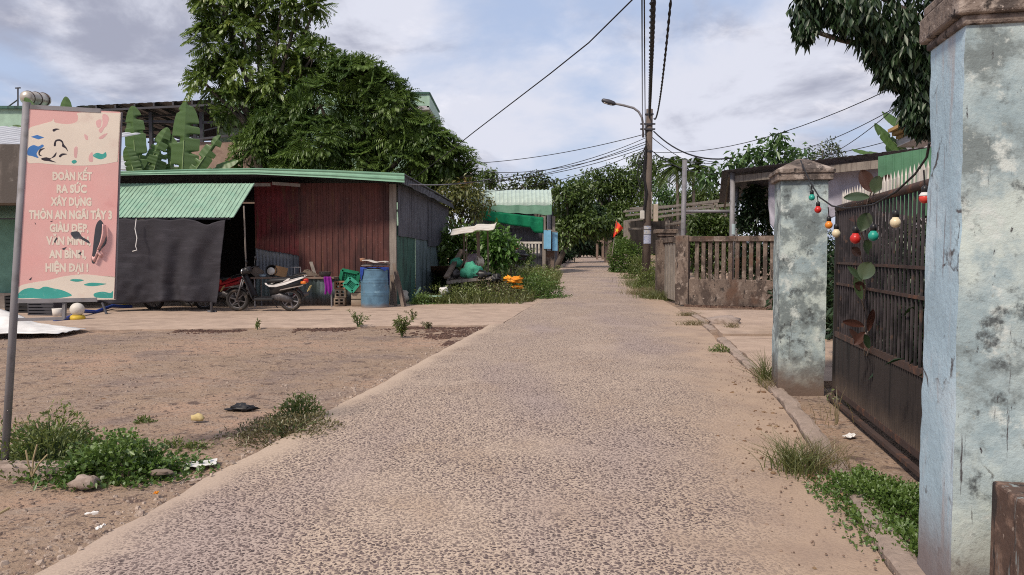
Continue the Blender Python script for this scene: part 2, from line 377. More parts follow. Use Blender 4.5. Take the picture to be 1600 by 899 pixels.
def road_material():
    m = bpy.data.materials.new('road_aggregate'); m.use_nodes = True; t = m.node_tree; b = t.nodes['Principled BSDF']; N = t.nodes.new; K = t.links.new
    geo = N('ShaderNodeNewGeometry')
    def noise(sc, det=5, st=(1, 1, 1), off=0):
        mp = N('ShaderNodeMapping'); mp.inputs[3].default_value = st; mp.inputs[1].default_value = (off, off, 0); K(geo.outputs['Position'], mp.inputs[0])
        n = N('ShaderNodeTexNoise'); K(mp.outputs[0], n.inputs['Vector']); n.inputs['Scale'].default_value = sc; n.inputs['Detail'].default_value = det; return n
    def rg(x, lo, hi, a=0., c=1.):
        r = N('ShaderNodeMapRange'); r.interpolation_type = 'SMOOTHSTEP'; K(x, r.inputs[0])
        for i, q in enumerate((lo, hi, a, c)): r.inputs[i + 1].default_value = q
        return r.outputs[0]
    def mt(op, x, y):
        n = N('ShaderNodeMath'); n.operation = op
        for i, q in enumerate((x, y)):
            if isinstance(q, (int, float)): n.inputs[i].default_value = q
            else: K(q, n.inputs[i])
        return n.outputs[0]
    def mix(f, x, y):
        q = N('ShaderNodeMix'); q.data_type = 'RGBA'
        if isinstance(f, float): q.inputs[0].default_value = f
        else: K(f, q.inputs[0])
        for i, z in ((6, x), (7, y)):
            if isinstance(z, tuple): q.inputs[i].default_value = (*z, 1)
            else: K(z, q.inputs[i])
        return q.outputs[2]
    dn = noise(14, 3); vm = N('ShaderNodeVectorMath'); vm.operation = 'MULTIPLY_ADD'; K(dn.outputs['Color'], vm.inputs[0]); vm.inputs[1].default_value = (.055, .055, 0); K(geo.outputs['Position'], vm.inputs[2])
    def vor(sc):
        v = N('ShaderNodeTexVoronoi'); v.voronoi_dimensions = '2D'; K(vm.outputs[0], v.inputs['Vector']); v.inputs['Scale'].default_value = sc; return v
    v1, v2 = vor(47), vor(90)
    sx = N('ShaderNodeSeparateColor'); K(v1.outputs['Color'], sx.inputs[0]); s2 = N('ShaderNodeSeparateColor'); K(v2.outputs['Color'], s2.inputs[0])
    th = mt('MULTIPLY_ADD', sx.outputs[1], .30); 
    n_ = t.nodes[-1]
    st1 = N('ShaderNodeMath'); st1.operation = 'SUBTRACT'; 
    thr = N('ShaderNodeMapRange'); K(sx.outputs[1], thr.inputs[0]); thr.inputs[3].default_value = .17; thr.inputs[4].default_value = .53
    K(thr.outputs[0], st1.inputs[0]); K(v1.outputs['Distance'], st1.inputs[1]); stone = rg(st1.outputs[0], -.03, .06)
    thr2 = N('ShaderNodeMapRange'); K(s2.outputs[1], thr2.inputs[0]); thr2.inputs[3].default_value = -.1; thr2.inputs[4].default_value = .46
    stone2 = rg(mt('SUBTRACT', thr2.outputs[0], v2.outputs['Distance']), -.03, .08)
    band = noise(.55, 4, (1, .35, 1)).outputs[0]; blot = noise(1.5, 6, off=4).outputs[0]; fine = noise(55, 3).outputs[0]
    mortar = mix(rg(fine, .3, .7), (.385, .30, .235), (.58, .465, .365))
    mortar = mix(rg(blot, .48, .72), mortar, (.45, .345, .26)); mortar = mix(mt('MULTIPLY', rg(band, .46, .64), .6), mortar, (.36, .29, .28))
    mortar = mix(mt('MULTIPLY', rg(noise(.35, 5, (1, .12, 1), off=7).outputs[0], .5, .62), .55), mortar, (.47, .37, .29)); mortar = mix(mt('MULTIPLY', rg(noise(4.5, 7, off=3).outputs[0], .6, .72), .6), mortar, (.24, .185, .155))
    stc = mix(sx.outputs[0], (.065, .048, .048), (.22, .165, .15)); stc2 = mix(s2.outputs[0], (.11, .082, .078), (.30, .23, .20))
    at = N('ShaderNodeAttribute'); at.attribute_name = 'edge'; ar = N('ShaderNodeAttribute'); ar.attribute_name = 'redge'
    wob = mt('MULTIPLY_ADD', blot, .9); wn_ = t.nodes[-1]
    e1 = mt('ADD', at.outputs['Fac'], mt('MULTIPLY', mt('SUBTRACT', blot, .5), .45)); e2 = mt('ADD', ar.outputs['Fac'], mt('MULTIPLY', mt('SUBTRACT', blot, .5), 1.6))
    full = mt('MULTIPLY', rg(e1, .02, .34), rg(e2, .22, 1.15, .12, 1.))
    worn = rg(noise(.8, 5, off=9).outputs[0], .34, .5, .55, 1.)
    k1 = mt('MULTIPLY', mt('MULTIPLY', stone, full), worn); k2 = mt('MULTIPLY', mt('MULTIPLY', stone2, full), .95)
    dusty = mix(rg(noise(2.2, 6, off=2).outputs[0], .4, .7), (.42, .31, .225), (.33, .24, .18))
    base = mix(mt('MULTIPLY', mt('SUBTRACT', 1., rg(e2, .25, 1.3)), .85), mortar, dusty)
    base = mix(mt('MULTIPLY', mt('SUBTRACT', 1., rg(e1, .05, .5)), .6), base, (.46, .36, .275))
    col = mix(k1, mix(k2, base, stc2), stc)
    K(col, b.inputs['Base Color']); b.inputs['Roughness'].default_value = .85; b.inputs['Specular IOR Level'].default_value = .25
    bp = N('ShaderNodeBump'); bp.inputs['Strength'].default_value = .55; bp.inputs['Distance'].default_value = .012
    K(mt('ADD', mt('MULTIPLY', k1, .8), mt('MULTIPLY', fine, .5)), bp.inputs['Height']); K(bp.outputs[0], b.inputs['Normal'])
    return m
m_road = road_material()
m_red = M('red_sheet', (.15, .026, .03), [((.085, .024, .024), 1.2, .42, .60), ((.11, .045, .03), 2.3, .56, .66, (2, 1, .35)), ((.3, .2, .18), 17, .66, .71), ((.24, .045, .055), 1.6, .58, .75), ((.06, .025, .02), 5, .58, .75, (1, 1, .25)), ((.42, .33, .3), 13, .72, .78)], rough=.6, spec=.25)
m_maroon = M('maroon_sheet', (.11, .044, .038), [((.06, .028, .026), 1.4, .45, .6, (1, 1, .3)), ((.13, .06, .04), 2.1, .57, .66, (2, 1, .4)), ((.2, .14, .12), 19, .65, .70), ((.15, .05, .045), 4, .58, .75, (1, 1, .4)), ((.42, .35, .3), 11, .73, .78)], rough=.65, spec=.25)
m_greysheet = M('grey_sheet', (.17, .185, .21), [((.09, .1, .115), 1.5, .48, .68, (2, 2, .35)), ((.3, .31, .33), 6, .62, .8, (2, 2, .3)), ((.13, .07, .05), 8, .66, .8)], rough=.55, metal=.3, spec=.4)
m_bluesheet = M('blue_grey_sheet', (.16, .215, .235), [((.07, .1, .1), 1.5, .48, .68, (2, 2, .35)), ((.2, .25, .25), 4, .62, .8), ('z', (.15, .11, .085), .0, .35)], rough=.6, metal=.2)
m_darksheet = M('dark_weathered_sheet', (.11, .113, .135), [((.06, .062, .075), 1.5, .48, .68, (2, 2, .35)), ((.15, .15, .17), 5, .6, .8, (2, 2, .2))], rough=.6, metal=.2)
m_greensheet_old = M('old_green_sheet', (.06, .135, .11), [((.03, .05, .045), 2, .45, .65, (2, 2, .3)), ((.1, .15, .14), 5, .6, .8, (2, 2, .3))], rough=.6)
m_greensheet = M('green_sheet', (.27, .42, .32), [((.22, .40, .30), 1.5, .5, .7), ((.38, .52, .43), 4, .6, .8), ((.17, .24, .18), 5, .56, .70, (7, 1, .7)), ((.2, .13, .09), 12, .66, .74)], rough=.5, spec=.35)
m_palegreen = M('pale_green_sheet', (.36, .53, .42), [((.28, .44, .34), 1.5, .5, .7)], rough=.5, spec=.35)
m_fascia = M('green_fascia', (.21, .40, .28), [((.13, .27, .19), 2, .5, .72, (.4, 1, 3)), ((.45, .58, .48), 3, .62, .8, (.3, 1, 6))], rough=.5)
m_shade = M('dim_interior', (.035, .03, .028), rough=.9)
m_net = M('black_shade_net', (.036, .034, .042), [((.052, .049, .06), 2.5, .5, .7, (.5, 1, 3)), ((.028, .028, .034), 9, .5, .7, (.3, 1, 8))], rough=.8, bump=.5, bscale=60)
m_steel = M('galvanised_steel', (.25, .245, .26), [((.17, .165, .17), 6, .5, .7), ((.25, .14, .09), 11, .66, .78)], rough=.65, metal=.2)
m_darksteel = M('dark_steel', (.08, .08, .09), [((.12, .07, .05), 9, .6, .8)], rough=.5, metal=.5)
m_rust = M('rusty_steel', (.075, .052, .046), [((.17, .085, .055), 8, .5, .7), ((.05, .04, .04), 15, .6, .75)], rough=.75, metal=.2)
m_gatesteel = M('black_gate_paint', (.030, .025, .025), [((.06, .046, .042), 6, .6, .8), ((.012, .011, .012), 2, .5, .65, (4, 4, .3)), ('z', (.10, .075, .06), .02, .35)], rough=.6)
m_bar = M('black_bar_paint', (.05, .043, .046), [((.02, .018, .02), 3, .45, .6), ((.1, .065, .05), 9, .6, .7)], rough=.6)
m_black = M('black_plastic', (.018, .018, .02), rough=.4, spec=.4)
m_tyre = M('tyre_rubber', (.03, .028, .027), [((.1, .08, .065), 10, .5, .7)], rough=.85)
m_white = M('white_paint', (.72, .71, .69), [((.55, .52, .48), 5, .58, .78)], rough=.5)
m_whitedirty = M('dirty_white', (.6, .57, .52), [((.4, .35, .29), 4, .5, .72), ((.2, .16, .13), 9, .66, .8)], rough=.8)
m_wood = M('weathered_wood', (.19, .15, .12), [((.11, .085, .07), 3, .45, .7, (1, 1, .2)), ((.28, .23, .19), 8, .6, .8)], rough=.85, bump=.4)
m_oldwood = M('grey_timber', (.26, .23, .2), [((.15, .125, .11), 4, .45, .7, (3, 3, .3))], rough=.85, bump=.4)
m_ply = M('brown_board', (.2, .145, .115), [((.12, .09, .075), 4, .5, .7, (3, 1, .4))], rough=.85)
m_pole = M('pole_concrete', (.135, .108, .092), [((.08, .066, .058), 2, .45, .7, (3, 3, .3)), ((.24, .2, .17), 6, .62, .8)], rough=.9, bump=.3)
m_oldconc = M('mouldy_concrete', (.185, .145, .12), [((.085, .066, .057), 2.2, .44, .58, (1.5, 1.5, .6)), ((.29, .24, .205), 4.5, .55, .68), ((.055, .047, .043), 7, .56, .66, (1.5, 1.5, .5)), ((.42, .36, .31), 16, .62, .70), ((.14, .088, .065), 1.1, .55, .7), ((.045, .038, .035), 24, .60, .68)], rough=.95, bump=.7, bscale=18, spec=.1)
m_cap = M('cap_concrete', (.22, .18, .155), [((.10, .085, .078), 5, .46, .58), ((.38, .325, .285), 8, .54, .66), ((.05, .044, .042), 17, .56, .66), ((.46, .4, .36), 33, .62, .7)], rough=.95, bump=.7, bscale=30, spec=.1)
m_rub = M('rubble_concrete', (.36, .29, .25), [((.22, .17, .14), 6, .5, .7)], rough=.95, bump=.6)
m_stain = M('stained_wall', (.235, .205, .185), [((.1, .088, .08), 1.1, .48, .64, (1, 1, .35)), ((.36, .33, .3), 4, .6, .8)], rough=.95, bump=.4)
m_teal = M('teal_wall', (.17, .34, .275), [((.12, .25, .2), 1.3, .5, .7)], rough=.85)
m_roofpale = M('pale_roof_sheet', (.50, .52, .55), [((.38, .38, .4), 1.2, .5, .7), ((.6, .6, .6), 4, .6, .8)], rough=.5)
m_drum = M('blue_drum_paint', (.11, .215, .31), [((.07, .14, .21), 2.5, .48, .68), ((.2, .34, .44), 5, .6, .78), ((.09, .055, .04), 8, .66, .76), ((.2, .15, .12), 3, .6, .7), ('z', (.19, .15, .125), .0, .16)], rough=.6)
m_bluetarp = M('blue_tarp', (.025, .06, .30), [((.04, .1, .42), 6, .5, .7)], rough=.5)
m_purple = M('purple_cloth', (.22, .015, .26), [((.3, .04, .33), 8, .5, .7)], rough=.9)
m_grnplastic = M('green_plastic', (.01, .17, .085), [((.015, .24, .13), 6, .5, .7)], rough=.5)
m_grnplastic2 = M('light_green_plastic', (.03, .28, .18), [((.05, .35, .24), 6, .5, .7)], rough=.5)
m_sackgreen = M('green_woven_sack', (.07, .36, .235), [((.04, .24, .16), 5, .5, .68), ((.3, .5, .4), 12, .64, .76)], rough=.75, bump=.6, bscale=14)
m_brick = M('red_clay_brick', (.30, .16, .10), [((.2, .1, .065), 8, .5, .7)], rough=.9)
m_block = M('pale_block', (.33, .27, .21), [((.22, .18, .14), 6, .5, .7), ('z', (.2, .14, .1), 0., .2)], rough=.9)
m_sack = M('white_sack', (.5, .46, .4), [((.33, .28, .23), 5, .5, .7)], rough=.9, bump=.5)
m_orange = M('orange_plastic', (.75, .27, .02), [((.85, .45, .03), 6, .5, .7)], rough=.6)
m_redpaint = M('red_paint', (.20, .012, .018), rough=.3, spec=.5)
m_redlamp = M('red_lens', (.5, .03, .02), rough=.2, spec=.5)
m_orangelamp = M('orange_lens', (.75, .2, .03), rough=.2, spec=.5)
m_chrome = M('chrome', (.55, .55, .56), rough=.2, metal=.9)
m_engine = M('dusty_engine_metal', (.12, .115, .12), [((.2, .19, .19), 20, .5, .7)], rough=.5, metal=.6)
m_plate = M('number_plate', (.55, .45, .2), rough=.5)
m_seat = M('black_vinyl', (.02, .02, .022), rough=.5)
m_cable = M('black_cable', (.018, .018, .02), rough=.6)
m_shadegreen = M('green_shade_net', (.0, .155, .07), [((.01, .22, .11), 3, .5, .7)], rough=.8)
m_lightblue = M('light_blue_board', (.20, .46, .68), [((.26, .52, .72), 2, .5, .7)], rough=.6)
m_tarp_grey = M('lavender_tarp', (.42, .41, .48), [((.34, .33, .4), 1.5, .5, .7)], rough=.6)
m_flag = M('red_flag', (.75, .06, .03), rough=.8)
m_yellow = M('yellow_star', (.85, .6, .05), rough=.8)
m_house = M('house_plaster', (.5, .48, .5), [((.4, .38, .4), 2, .5, .7)], rough=.85)
m_cornice = M('ochre_cornice', (.42, .27, .12), [((.3, .19, .09), 6, .5, .7)], rough=.85)
m_greenwall = M('green_cladding', (.09, .22, .13), [((.07, .17, .1), 1.5, .5, .7)], rough=.6)
m_peach = M('peach_wall', (.36, .26, .21), [((.26, .18, .15), 2, .5, .7)], rough=.9)
m_tank = M('tank_steel', (.55, .5, .43), [((.35, .3, .26), 4, .55, .75)], rough=.35, metal=.5)
def pillar_mat(name, base, seed, mould):
    return M(name, base, [('crack', (.10, .11, .11), 3.1, .028, .56), ((.52, .60, .57), 1.5 + seed, .43, .58), ((.30, .39, .42), 2.3, .49, .62), ((.19, .23, .235), 2.9 + seed, .57 - mould, .70 - mould), ((.56, .62, .60), 5.2, .56, .66), ((.09, .105, .11), 6.5, .57 - mould * .3, .70 - mould * .3),
                          ((.33, .38, .37), 15, .6, .66), ((.055, .05, .055), 22, .635, .69, (2, 2, .5)), ((.07, .065, .07), 5, .64, .69, (6, 6, .4)), ('z', (.15, .11, .09), .0, .5)], rough=.85, bump=.35, bscale=22, spec=.2, det=11, nr=.70)
m_pil_near = pillar_mat('peeling_pale_green_paint', (.38, .465, .48), .0, .06)
m_pil_far = pillar_mat('mouldy_blue_paint', (.32, .40, .42), .35, .13)
m_pil_side = M('weathered_sky_blue_paint', (.41, .56, .65), [('crack', (.09, .085, .09), 2.6, .035, .53), ((.52, .66, .74), 1.6, .48, .58), ((.42, .45, .48), 2.6, .55, .66, (3, 3, .35)), ((.22, .21, .23), 4, .60, .68, (5, 5, .3)), ((.06, .05, .055), 9, .63, .68, (3, 3, .3)), ((.1, .08, .085), 24, .66, .7, (2, 2, .35)), ('z', (.22, .19, .19), .1, .5)], rough=.8, bump=.3, bscale=22, det=10, nr=.68)
m_blockbrown = M('rusty_brown_paint', (.11, .07, .055), [((.22, .145, .11), 6, .5, .62), ((.26, .30, .30), 5, .56, .64, (3, 3, .5)), ((.035, .028, .028), 9, .54, .64, (2, 2, .4)), ((.3, .24, .2), 25, .62, .68)], rough=.7, bump=.4)
# foliage
l_bigA = leafmat('tall_tree_leaf', (.06, .115, .022), (.19, .275, .055), (.34, .28, .03), .86, trans=.42)
l_bigB = leafmat('lush_tree_leaf', (.05, .10, .024), (.15, .235, .05), trans=.40, gloss=.04)
l_yel = leafmat('yellowish_leaf', (.085, .11, .028), (.19, .20, .055), (.32, .15, .06), .70, trans=.3)
l_far = leafmat('far_leaf', (.038, .075, .017), (.125, .19, .04), trans=.32)
l_far2 = leafmat('far_olive_leaf', (.04, .066, .018), (.095, .13, .034), trans=.25)
l_pale = leafmat('pale_green_leaf', (.05, .12, .035), (.12, .21, .065), trans=.35)
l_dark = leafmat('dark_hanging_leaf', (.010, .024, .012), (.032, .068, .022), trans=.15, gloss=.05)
l_banana = leafmat('banana_leaf', (.075, .15, .042), (.115, .205, .06), trans=.35, gloss=.05)
l_bright = leafmat('bright_leaf', (.07, .17, .03), (.13, .26, .05), trans=.35)
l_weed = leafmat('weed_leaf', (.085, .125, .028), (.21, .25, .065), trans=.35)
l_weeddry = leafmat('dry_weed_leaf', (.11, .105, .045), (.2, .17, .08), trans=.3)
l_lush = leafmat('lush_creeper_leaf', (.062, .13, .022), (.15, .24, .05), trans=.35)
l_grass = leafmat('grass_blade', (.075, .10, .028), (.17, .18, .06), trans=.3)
l_drygrass = leafmat('dry_grass_blade', (.15, .13, .06), (.27, .22, .11), trans=.3)
l_rubg = leafmat('rubber_plant_green', (.03, .06, .025), (.075, .12, .05), trans=.1, gloss=.12)
l_rubr = leafmat('rubber_plant_brown', (.065, .028, .022), (.12, .045, .032), trans=.1, gloss=.12)
m_bark = M('grey_bark', (.13, .11, .095), [((.07, .06, .052), 5, .45, .7, (3, 3, .4))], rough=.9, bump=.5)
m_stem = M('green_stem', (.09, .13, .05), rough=.8)
m_drystem = M('dry_stem', (.3, .24, .14), rough=.9)

# ================================================================ GROUND, LANE, PATHS
YL = [-4, 1, 3.54, 7.28, 15.5, 22, 34, 39, 62.6, 103, 140, 175]; XL = [-3.1, -2.62, -2.28, -1.77, -.54, .5, 1.95, 2.46, 4.08, 8.3, 12.6, 16.5]
YR = [-4, 1, 3.54, 7.28, 17, 22, 35, 44.8, 91, 140, 175]; XR = [.95, 1.42, 1.85, 2.72, 4.28, 4.75, 6.0, 7.2, 11.8, 17.2, 21.2]
xl = lambda y: float(np.interp(y, YL, XL)); xr = lambda y: float(np.interp(y, YR, XR))
def ground_z(x, y):
    z = gz(y)
    b = mnoise.noise(Vector((x * .35, y * .35, 3))) * .035 + mnoise.noise(Vector((x * 1.3, y * 1.3, 7))) * .018 + mnoise.noise(Vector((x * 4, y * 4, 1))) * .008
    z += -.055 + b * (1 if y < 40 else .3)
    i = min(x - xl(y), xr(y) - x)
    if i > 0: z -= min(.12, i * .6)
    return z
xs = np.unique(np.concatenate([np.arange(-13, 6.5, .11), np.linspace(-26, -13, 30), np.linspace(6.5, 30, 40), [-900, -300, -120, -60, -40, 45, 70, 120, 300, 900]]))
ys = np.unique(np.concatenate([np.arange(1.5, 17, .11), np.arange(17, 45, .4), np.linspace(45, 150, 50), [-300, -60, -15, -3, 0, 200, 300, 500, 900, 1800]]))
gm = MB(); W = len(xs)
gm.v = [Vector((x, y, ground_z(x, y))) for y in ys for x in xs]
gm.f = [(j * W + i, j * W + i + 1, (j + 1) * W + i + 1, (j + 1) * W + i) for j in range(len(ys) - 1) for i in range(W - 1)]
struct(gm.build('ground', m_dirt, smooth=True))

yy = np.concatenate([np.arange(-3, 20, .16), np.arange(20, 60, .8), np.linspace(60, 175, 60)]); NA = 34
vs, fs, ed, re_ = [], [], [], []
for y in yy:
    a = xl(y) + .05 * mnoise.noise(Vector((0, y * .9, 0))) + .03 * mnoise.noise(Vector((3, y * 3.1, 0))); b = xr(y) + .05 * mnoise.noise(Vector((5, y * 1.2, 0)))
    for k in range(NA + 1):
        t = k / NA; x = lerp(a, b, t); z = gz(y) + .012 * mnoise.noise(Vector((x * .8, y * .8, 0))) + .02 * (1 - (2 * t - 1) ** 2)
        vs.append((x, y, z)); ed.append(x - a); re_.append(b - x)
    vs += [(a - .015, y, gz(y) - .2), (b + .015, y, gz(y) - .2)]; ed += [0, 9]; re_ += [9, 0]
W = NA + 3
for j in range(len(yy) - 1):
    o, q = j * W, (j + 1) * W
    for k in range(NA): fs.append((o + k, o + k + 1, q + k + 1, q + k))
    fs.append((o + NA + 1, o, q, q + NA + 1)); fs.append((o + NA, o + NA + 2, q + NA + 2, q + NA))
me = bpy.data.meshes.new('road'); me.from_pydata(vs, [], fs); me.update(); me.materials.append(m_road)
for nm, arr in (('edge', ed), ('redge', re_)): me.attributes.new(nm, 'FLOAT', 'POINT').data.foreach_set('value', np.array(arr, np.float32))
ro = bpy.data.objects.new('road', me); COL.objects.link(ro); struct(ro)

def path_fn(a, b):
    x = lerp(-30., xl(lerp(15.9, 22.5, b)) + .25, a)
    y0 = lerp(14.6, 15.9, min(1, max(0, (x + 10) / 9.5))) + .22 * mnoise.noise(Vector((x * .7, 0, 0))) + .1 * mnoise.noise(Vector((x * 2.3, 4, 0)))
    y = lerp(y0, 23., b); return (x, y, .014 + .01 * mnoise.noise(Vector((x * .6, y * .6, 2))) - (.0 if b > 0 else .03))
struct(MB().grid(path_fn, 150, 24, th=.16).build('path', m_conc_path))
# right-hand apron slabs between kerb and wall
def apron(x0f, y0, y1, x1, z, nm, seed):
    f = lambda a, b: (lerp(x0f(lerp(y0, y1, b)), x1, a) + (.06 * mnoise.noise(Vector((b * 9, seed, 0))) if a == 0 else 0), lerp(y0, y1, b) + .05 * mnoise.noise(Vector((a * 7, seed, b))) * (1 if b in (0, 1) else 0), z + .008 * mnoise.noise(Vector((a * 5, b * 5, seed))))
    return struct(MB().grid(f, 30, 20, th=.14).build(nm, m_conc_path))
apron(lambda y: xr(y) + .16, 8.6, 13.2, 12, .045, 'driveway', 2.); apron(lambda y: xr(y) + .16, 13.45, 19.0, 12, .065, 'driveway', 6.)
def kerb(y0, y1, nm):
    k = MB(); n = int((y1 - y0) / .07)
    def f(a, b):
        y = lerp(y0, y1, b); e = xr(y) + .01 + .012 * mnoise.noise(Vector((y * 8, a * 9, 3))) + .035 * mnoise.noise(Vector((y * 1.9, 8, 0)))
        pr = [(0, -.1), (.0, .028), (.02, .042), (.12, .046), (.15, .034), (.155, -.1)]; i = min(5, int(round(a * 5)))
        return (e + pr[i][0], y, pr[i][1] + .02 * mnoise.noise(Vector((y * 2.5, i, 0))) + .012 * mnoise.noise(Vector((y * 9, i * 3, 0))))
    k.grid(f, 5, n); k.f += [tuple(range(5, -1, -1)), tuple(n * 6 + i for i in range(6))]; return struct(k.build(nm, m_kerb))
kerb(1.2, 5.0, 'kerb'); kerb(5.05, 8.9, 'kerb'); kerb(9.6, 13.1, 'kerb'); kerb(14.4, 18.5, 'kerb')

# ================================================================ PINK NOTICE BOARD
b0 = G(5, 728); YS = b0.y
sg = thing('notice_board', 'faded pink notice board with cream lettering and torn holes on a leaning grey pole', 'sign', b0)
top = P(42, 160, YS)
MB().tube([b0 - V(0, 0, .1), top], .026, 12).build('pole', m_steel, sg, smooth=True)
TL, BL_, BR = P(46, 167, YS - .005), P(27, 471, YS - .005), P(178, 468, YS + .14)
pn = (BR - BL_).cross(TL - BL_).normalized(); TR = PL(188, 175, BL_, pn)
m_pink = M('faded_pink_vinyl', (.74, .44, .415), [((.76, .41, .39), 2, .45, .7), ((.62, .29, .28), 3.5, .6, .8)], rough=.55, var=.04)
m_cream = M('cream_print', (.78, .70, .60), [((.72, .60, .52), 5, .55, .75)], rough=.55, var=.04)
panel = MB().poly([BL_, BR, TR, TL], .012, pn).build('sign_panel', m_pink, sg)
fr = MB()
for a, b in ((TL, lerp(TL, TR, .78)), (BL_, lerp(BL_, BR, .82))): fr.beam(a - pn * .012, b - pn * .012, .03, .03)
fr.beam(TL - pn * .02, BL_ - pn * .02, .02, .02); fr.beam(TR - pn * .02, BR - pn * .02, .015, .015)
fr.build('frame', m_steel, sg)
bk = MB(); q1, q2, q3 = P(18, 500, YS), P(100, 498, YS + .08), P(101, 474, YS + .08); bk.beam(q1, q2, .022, .022); bk.beam(q2, q3, .022, .022); bk.build('lower_bracket', m_steel, sg)
def decal(nm, mat, polys, h=.002, parent=None):
    h = h * .3
    for p in polys: m = MB(); m.poly([PL(u, v, BL_ + pn * h, pn) for u, v in p], .0004, pn); m.build(nm, mat, parent or panel)
def smoothp(pts, n=5):
    o = []; k = len(pts)
    for i in range(k):
        a, b, c, d = (Vector(pts[(i + j) % k]) for j in (-1, 0, 1, 2))
        for s in range(n):
            t = s / n; o.append(.5 * ((2 * b) + (c - a) * t + (2 * a - 5 * b + 4 * c - d) * t * t + (3 * b - a - 3 * c + d) * t ** 3))
    return [(p[0], p[1]) for p in o]
decal('cream_banner', m_cream, [smoothp([(45, 202), (62, 195), (80, 190), (84, 186), (87, 192), (108, 194), (120, 190), (122, 182), (120, 178), (127, 176), (150, 175.5), (186, 177), (187.2, 177), (187.2, 177.5), (185.5, 215), (183.5, 250), (183.3, 252.5), (182, 253), (160, 257), (130, 259), (95, 258), (60, 255), (43, 253), (43, 225)])])
decal('cream_landscape', m_cream, [smoothp([(29, 449), (50, 442), (75, 438), (100, 432), (130, 429), (155, 431), (178.5, 434), (179.3, 434.5), (179.3, 435), (177.8, 466), (177.6, 467.6), (176.5, 467.8), (100, 469), (29, 470), (28, 470), (28, 469)])])
m_blue_ink = M('blue_print', (.06, .20, .52), [((.3, .4, .6), 30, .6, .75)], rough=.6); m_ink = M('black_print', (.035, .03, .045), rough=.6); m_teal_ink = M('teal_print', (.06, .38, .33), [((.2, .5, .45), 25, .55, .7)], rough=.6); m_rose_ink = M('rose_print', (.72, .44, .43), rough=.6)
decal('blue_print_patch', m_blue_ink, [[(48, 214), (58, 211), (69, 215), (60, 218)], smoothp([(44, 232), (52, 227), (60, 229), (66, 226), (68, 229), (60, 235), (57, 241), (60, 247), (50, 244), (43, 242)])], .004)
decal('black_print_stroke', m_ink, [smoothp([(82, 203), (87, 201), (93, 202), (88, 203.5), (84, 206)]), smoothp([(85, 222), (88, 218.5), (94, 218), (98, 221), (100, 226), (104, 231), (106, 237), (102, 232), (97, 229), (97, 224), (93, 220.5), (88, 221.5), (87, 228), (84, 228)]), smoothp([(92, 244), (97, 240), (105, 241), (98, 243), (94, 246)]),
      smoothp([(64, 248), (72, 246), (80, 247), (88, 238), (86, 245), (78, 249), (88, 254), (76, 252), (68, 251)], 3), smoothp([(60, 238), (63, 233), (70, 232), (64, 236), (62, 241), (66, 244), (61, 243)], 3)], .0045)
decal('rose_print_patch', m_rose_ink, [smoothp([(160, 180), (166, 179), (170, 185), (167, 196), (163, 200), (158, 208), (154, 203), (160, 196)]), smoothp([(150, 190), (158, 187), (157, 198), (152, 199)]), smoothp([(116, 232), (121, 230), (120, 246), (116, 245)]), smoothp([(139, 244), (144, 238), (145, 252), (139, 252)]), smoothp([(132, 210), (137, 213), (137, 219), (133, 217)]), smoothp([(154, 216), (162, 210), (168, 209), (160, 217)])], .0035)
decal('teal_print_patch', m_teal_ink, [smoothp([(145, 243), (152, 239), (160, 241), (165, 238), (166, 245), (158, 249), (150, 247)]), smoothp([(112, 252), (117, 250), (120, 253), (116, 256), (113, 255)]),
      smoothp([(28, 460), (36, 453), (48, 450), (60, 452), (70, 448), (84, 451), (98, 454), (112, 461), (105, 464), (80, 467), (50, 466), (28, 466)]), smoothp([(109, 438), (118, 436), (131, 438), (120, 440.5)]), smoothp([(131, 445), (142, 442), (160, 443), (166, 444), (150, 447), (138, 447)]), smoothp([(147, 459), (160, 456), (172, 458), (176, 455), (176.5, 456), (176, 465), (174, 466), (150, 465)])], .004)
